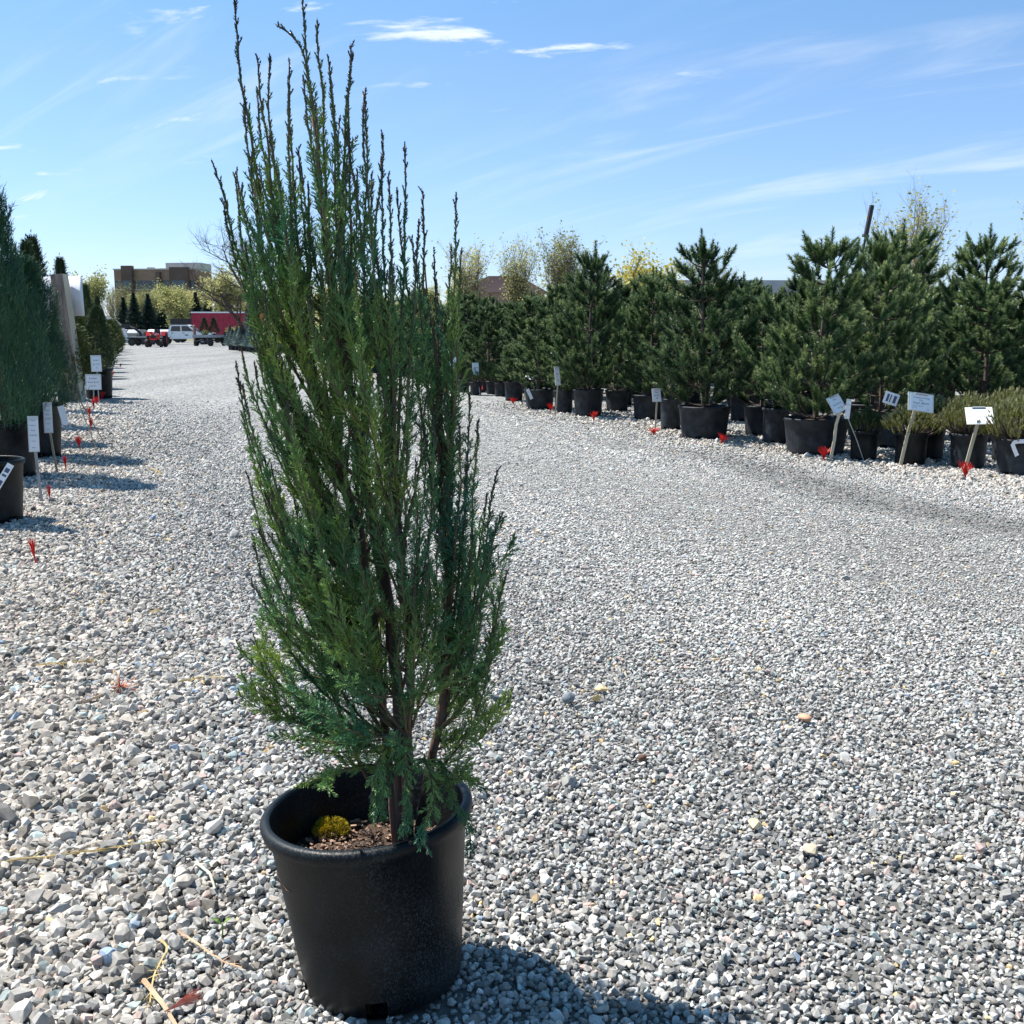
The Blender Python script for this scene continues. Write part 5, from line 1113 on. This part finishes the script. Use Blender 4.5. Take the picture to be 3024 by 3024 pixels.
# ------------------------------------------------------------------ background trees
def tree(name, label, loc, meshes, mats, scale=(1, 1, 1), rz=0.0, group=None, cat='tree'):
    t = thing(name, label, cat, loc, rz, group); a = part('trunk', meshes[0], mats[0], t); b = part('crown', meshes[1], mats[1], t); a.scale = scale; b.scale = scale; return t
SPR = [leafy_meshes(701, 8, 3.0, 4, 3600, .14, .92, .10, 5, .12, spread_leaf=.16, stems=3), leafy_meshes(702, 8, 3.6, 4, 4200, .14, .95, .09, 5, .10, spread_leaf=.14, stems=4), leafy_meshes(703, 7, 2.8, 4, 2200, .10, .85, .07, 5, .08, spread_leaf=.09, stems=4)]
BUSH = leafy_meshes(704, 6, 3.4, 3, 5200, .20, .8, .07, 6, .05, spread_leaf=.28, stems=5)
ROUND = leafy_meshes(705, 8, 4.4, 4, 6000, .26, .55, .14, 5, .15, spread_leaf=.32)
BIG = leafy_meshes(706, 11, 12.5, 5, 300, .10, .35, .26, 5, .16, spread_leaf=.1)
tree('spring_tree', 'pale yellow green spring tree behind the juniper tips', (-3.4, 80, 0), SPR[0], ('greybark', 'spring'), (1.35, 1.35, 1.0))
tree('spring_tree', 'slender yellow green tree beside the brown roof', (0.2, 85, 0), SPR[0], ('greybark', 'spring'), (1.2, 1.2, 1.1), 2)
tree('spring_tree', 'many stemmed golden green tree, the fullest behind the pines', (3.1, 80, 0), SPR[1], ('greybark', 'spring'), (1.45, 1.45, 1.13), 1)
tree('spring_tree', 'rounded bright yellow bush tree behind the bluish pine', (8.2, 70, 0), BUSH, ('greybark', 'gold'), (1.3, 1.3, 1.15))
tree('spring_tree', 'thin nearly bare tree behind the necked pine', (13.0, 75, 0), SPR[2], ('greybark', 'spring'), (1.2, 1.2, 1.1), 3)
tree('spring_tree', 'airy budding tree rising above the tallest broad pine', (16.0, 45, 0), SPR[2], ('greybark', 'spring'), (1.75, 1.75, 1.08), .5)
tree('spring_tree', 'airy budding tree cut by the right edge of the view', (22.3, 45, 0), SPR[2], ('greybark', 'spring'), (1.5, 1.5, 1.12), 4)
tree('spring_tree', 'leafy yellow green tree behind the left row', (-41.6, 110, 0), ROUND, ('greybark', 'spring'), (.8, .8, .92), 1)
tree('spring_tree', 'bright yellow green tree in front of the office building', (-44.6, 145, 0), ROUND, ('greybark', 'spring'), (.95, .95, .95), 3)
tree('spring_tree', 'spreading golden tree right of the office building', (-36, 138, 0), ROUND, ('greybark', 'spring'), (1.5, 1.5, 1.12), 5)
tree('spring_tree', 'second golden tree behind the maroon trailer', (-30, 150, 0), ROUND, ('greybark', 'spring'), (1.3, 1.3, 1.05), .3)
tree('rusty_tree', 'small rust leaved tree by the end of the maroon trailer', (-27.5, 117, 0), BUSH, ('greybark', 'rust'), (.5, .5, .62), .3)
tree('rusty_tree', 'low rust brown tree showing above the maroon trailer', (-32.5, 150, 0), BUSH, ('greybark', 'rust'), (1.6, 1.6, .95), 1.3)
tree('bare_tree', 'big bare dark limbed tree behind the left side of the juniper', (-18.4, 76, 0), BIG, ('darkbark', 'spring'), (1, 1, 1), .8)
for i, (x, y) in enumerate(((-67.5, 190), (-63.3, 191), (-60.0, 196), (-70.5, 195))):
    tree('budding_tree', 'fan shaped budding tree in front of the office building', (x, y, 1.0), SPR[2], ('greybark', 'spring'), (1.6, 1.6, 1.3), i * 1.7, 'budding trees before the office building')
for i, (x, y, hh) in enumerate(((-58.0, 165, 6.3), (-56.1, 164, 7.0), (-54.3, 165, 6.8), (-52.7, 166, 5.2), (-48.6, 170, 7.2), (-46.9, 170, 6.3), (-44.9, 170, 7.2))):
    if i == 0: FS = spruce_meshes(801, 6.5, 3.0, 2600, .5, .16)
    tree('dark_spruce', 'dark blue green spruce standing in the row beyond the parked cars', (x, y, 0), FS, ('darkbark', 'dspruce'), (1.15, 1.15, hh / 6.5), i * 1.1, 'dark spruces beyond the parked cars', 'spruce')
for i, x in enumerate(np.linspace(-13, 28, 16)):
    tree('hedge_bush', 'yellow green bush in the strip behind the pine block', (x + rb.uniform(-.6, .6), 62 + rb.uniform(-3, 6), 0), BUSH, ('greybark', 'gold' if i % 3 else 'spring'), (.75, .75, rb.uniform(.45, .62)), i * 1.3, 'yellow green bushes behind the pine block', 'bush')
for i, x in enumerate(np.linspace(-75, 60, 22)):
    tree('far_tree', 'hazy yellow green tree in the belt along the hill foot', (x + rb.uniform(-2, 2), 205 + rb.uniform(-8, 20), 2.0), ROUND, ('greybark', 'spring'), (1.5, 1.5, rb.uniform(.7, 1.0)), i * 1.3, 'trees along the hill foot')
for i, (x, y, hh) in enumerate(((5.5, 30, 2.6), (7.2, 31, 2.4), (8.3, 30, 2.7), (9.2, 32, 2.5), (6.4, 33, 2.5), (10.5, 31, 2.6), (12, 32, 2.5), (13.6, 31, 2.6))):
    col_at((x, y), .5, .42, hh, 1.0, ARB[1], 1.2, .75, 'golden tipped arborvitae behind the pine block', i * 1.9, 'shrub', 'arborvitae', 'golden arborvitae behind the pines', 'potted_arborvitae')

# ------------------------------------------------------------------ leaning pole, buildings
pl = thing('leaning_pole', 'black pole with a thicker sleeve at its top leaning above the pines', 'pole', (11.95, 40, 0))
m = MB(); m.tube([[0, 0, -.1], [.74, 0, 4.9]], .045, 8); part('shaft', m, 'dark', pl)
m = MB(); m.tube([[.72, 0, 4.78], [.88, 0, 5.82]], .085, 10); m.tube([[.70, 0, 4.72], [.715, 0, 4.80]], .13, 10); part('sleeve', m, 'dark', pl)

ob = thing('office_building', 'brown brick three storey office building with dark window bands on the hill', 'building', (-84.3, 262, 2.8), math.radians(-6))
W_ = 20.0
m = MB(); m.box((0, 5, 6.0), (W_, 10, 13.2)); wall = part('wall', m, 'brick', ob)
m = MB(); m.box((0, -.06, 12.72), (W_ + .3, 10.4 * 0 + .3, .28)); part('parapet_cap', m, 'concrete', ob)
for z, hh in ((9.1, 1.9), (5.0, 1.9), (1.2, 1.9)):
    for i in range(9):
        x = -W_ / 2 + 1.3 + i * (W_ - 2.6) / 8.0
        g_ = MB(); g_.box((x, -.03, z), (2.3, .1, hh)); wp = part('window', g_, 'bglass', ob)
        k = MB(); k.box((x, -.10, z), (.10, .05, hh)); part('mullion', k, 'dbrick', wp)
        k = MB(); k.box((x, -.14, z - hh / 2 - .1), (2.4, .2, .14)); part('sill', k, 'concrete', wp)
for x, w_, h_ in ((-6.4, 2.6, 13.9), (6.3, 4.4, 13.5), (1.2, .9, 12.4)):
    m = MB(); m.box((x, -.5, h_ / 2 - .4), (w_, 1.4, h_)); bay = part('bay', m, 'dbrick', ob)
    for z in (9.1, 5.0, 1.2):
        g_ = MB(); g_.box((x, -1.22, z), (w_ * .75, .08, 1.9)); part('window', g_, 'bglass', bay)
m = MB(); m.box((6.0, 6, 13.3), (8.5, 7, 2.0)); m.box((-3, 5, 12.9), (1.4, 1.4, 1.0)); m.box((0.2, 6, 12.8), (2.2, 1.6, .8)); part('penthouse', m, 'concrete', ob)
rh = thing('brown_roof_house', 'low house with a brown shingled roof far behind the slender tree', 'house', (-1.4, 150, 0), math.radians(4))
m = MB(); m.box((0, 0, 3.2), (11, 7, 6.4)); part('wall', m, 'brick', rh)
m = MB(); m.prism([(-6.0, 6.3), (6.0, 6.3), (2.0, 8.4), (-2.0, 8.4)], -4.2, 4.2); part('roof', m, 'roofbrown', rh)
for x in (-3.5, 0, 3.5):
    m = MB(); m.box((x, -3.53, 4.2), (1.4, .08, 1.4)); part('window', m, 'bglass', rh)
lb_ = thing('long_shed', 'long low grey roofed building behind the golden arborvitae', 'building', (25, 122, 0), math.radians(2))
m = MB(); m.box((0, 0, 2.6), (19, 9, 5.2)); part('wall', m, 'concrete', lb_)
m = MB(); m.prism([(-9.8, 5.2), (9.8, 5.2), (9.6, 6.6), (-9.6, 6.6)], -5, 5); part('roof', m, 'roofgrey', lb_)
for x in (-6, -2, 2, 6):
    m = MB(); m.box((x, -4.53, 2.4), (1.8, .08, 1.5)); part('window', m, 'bglass', lb_)
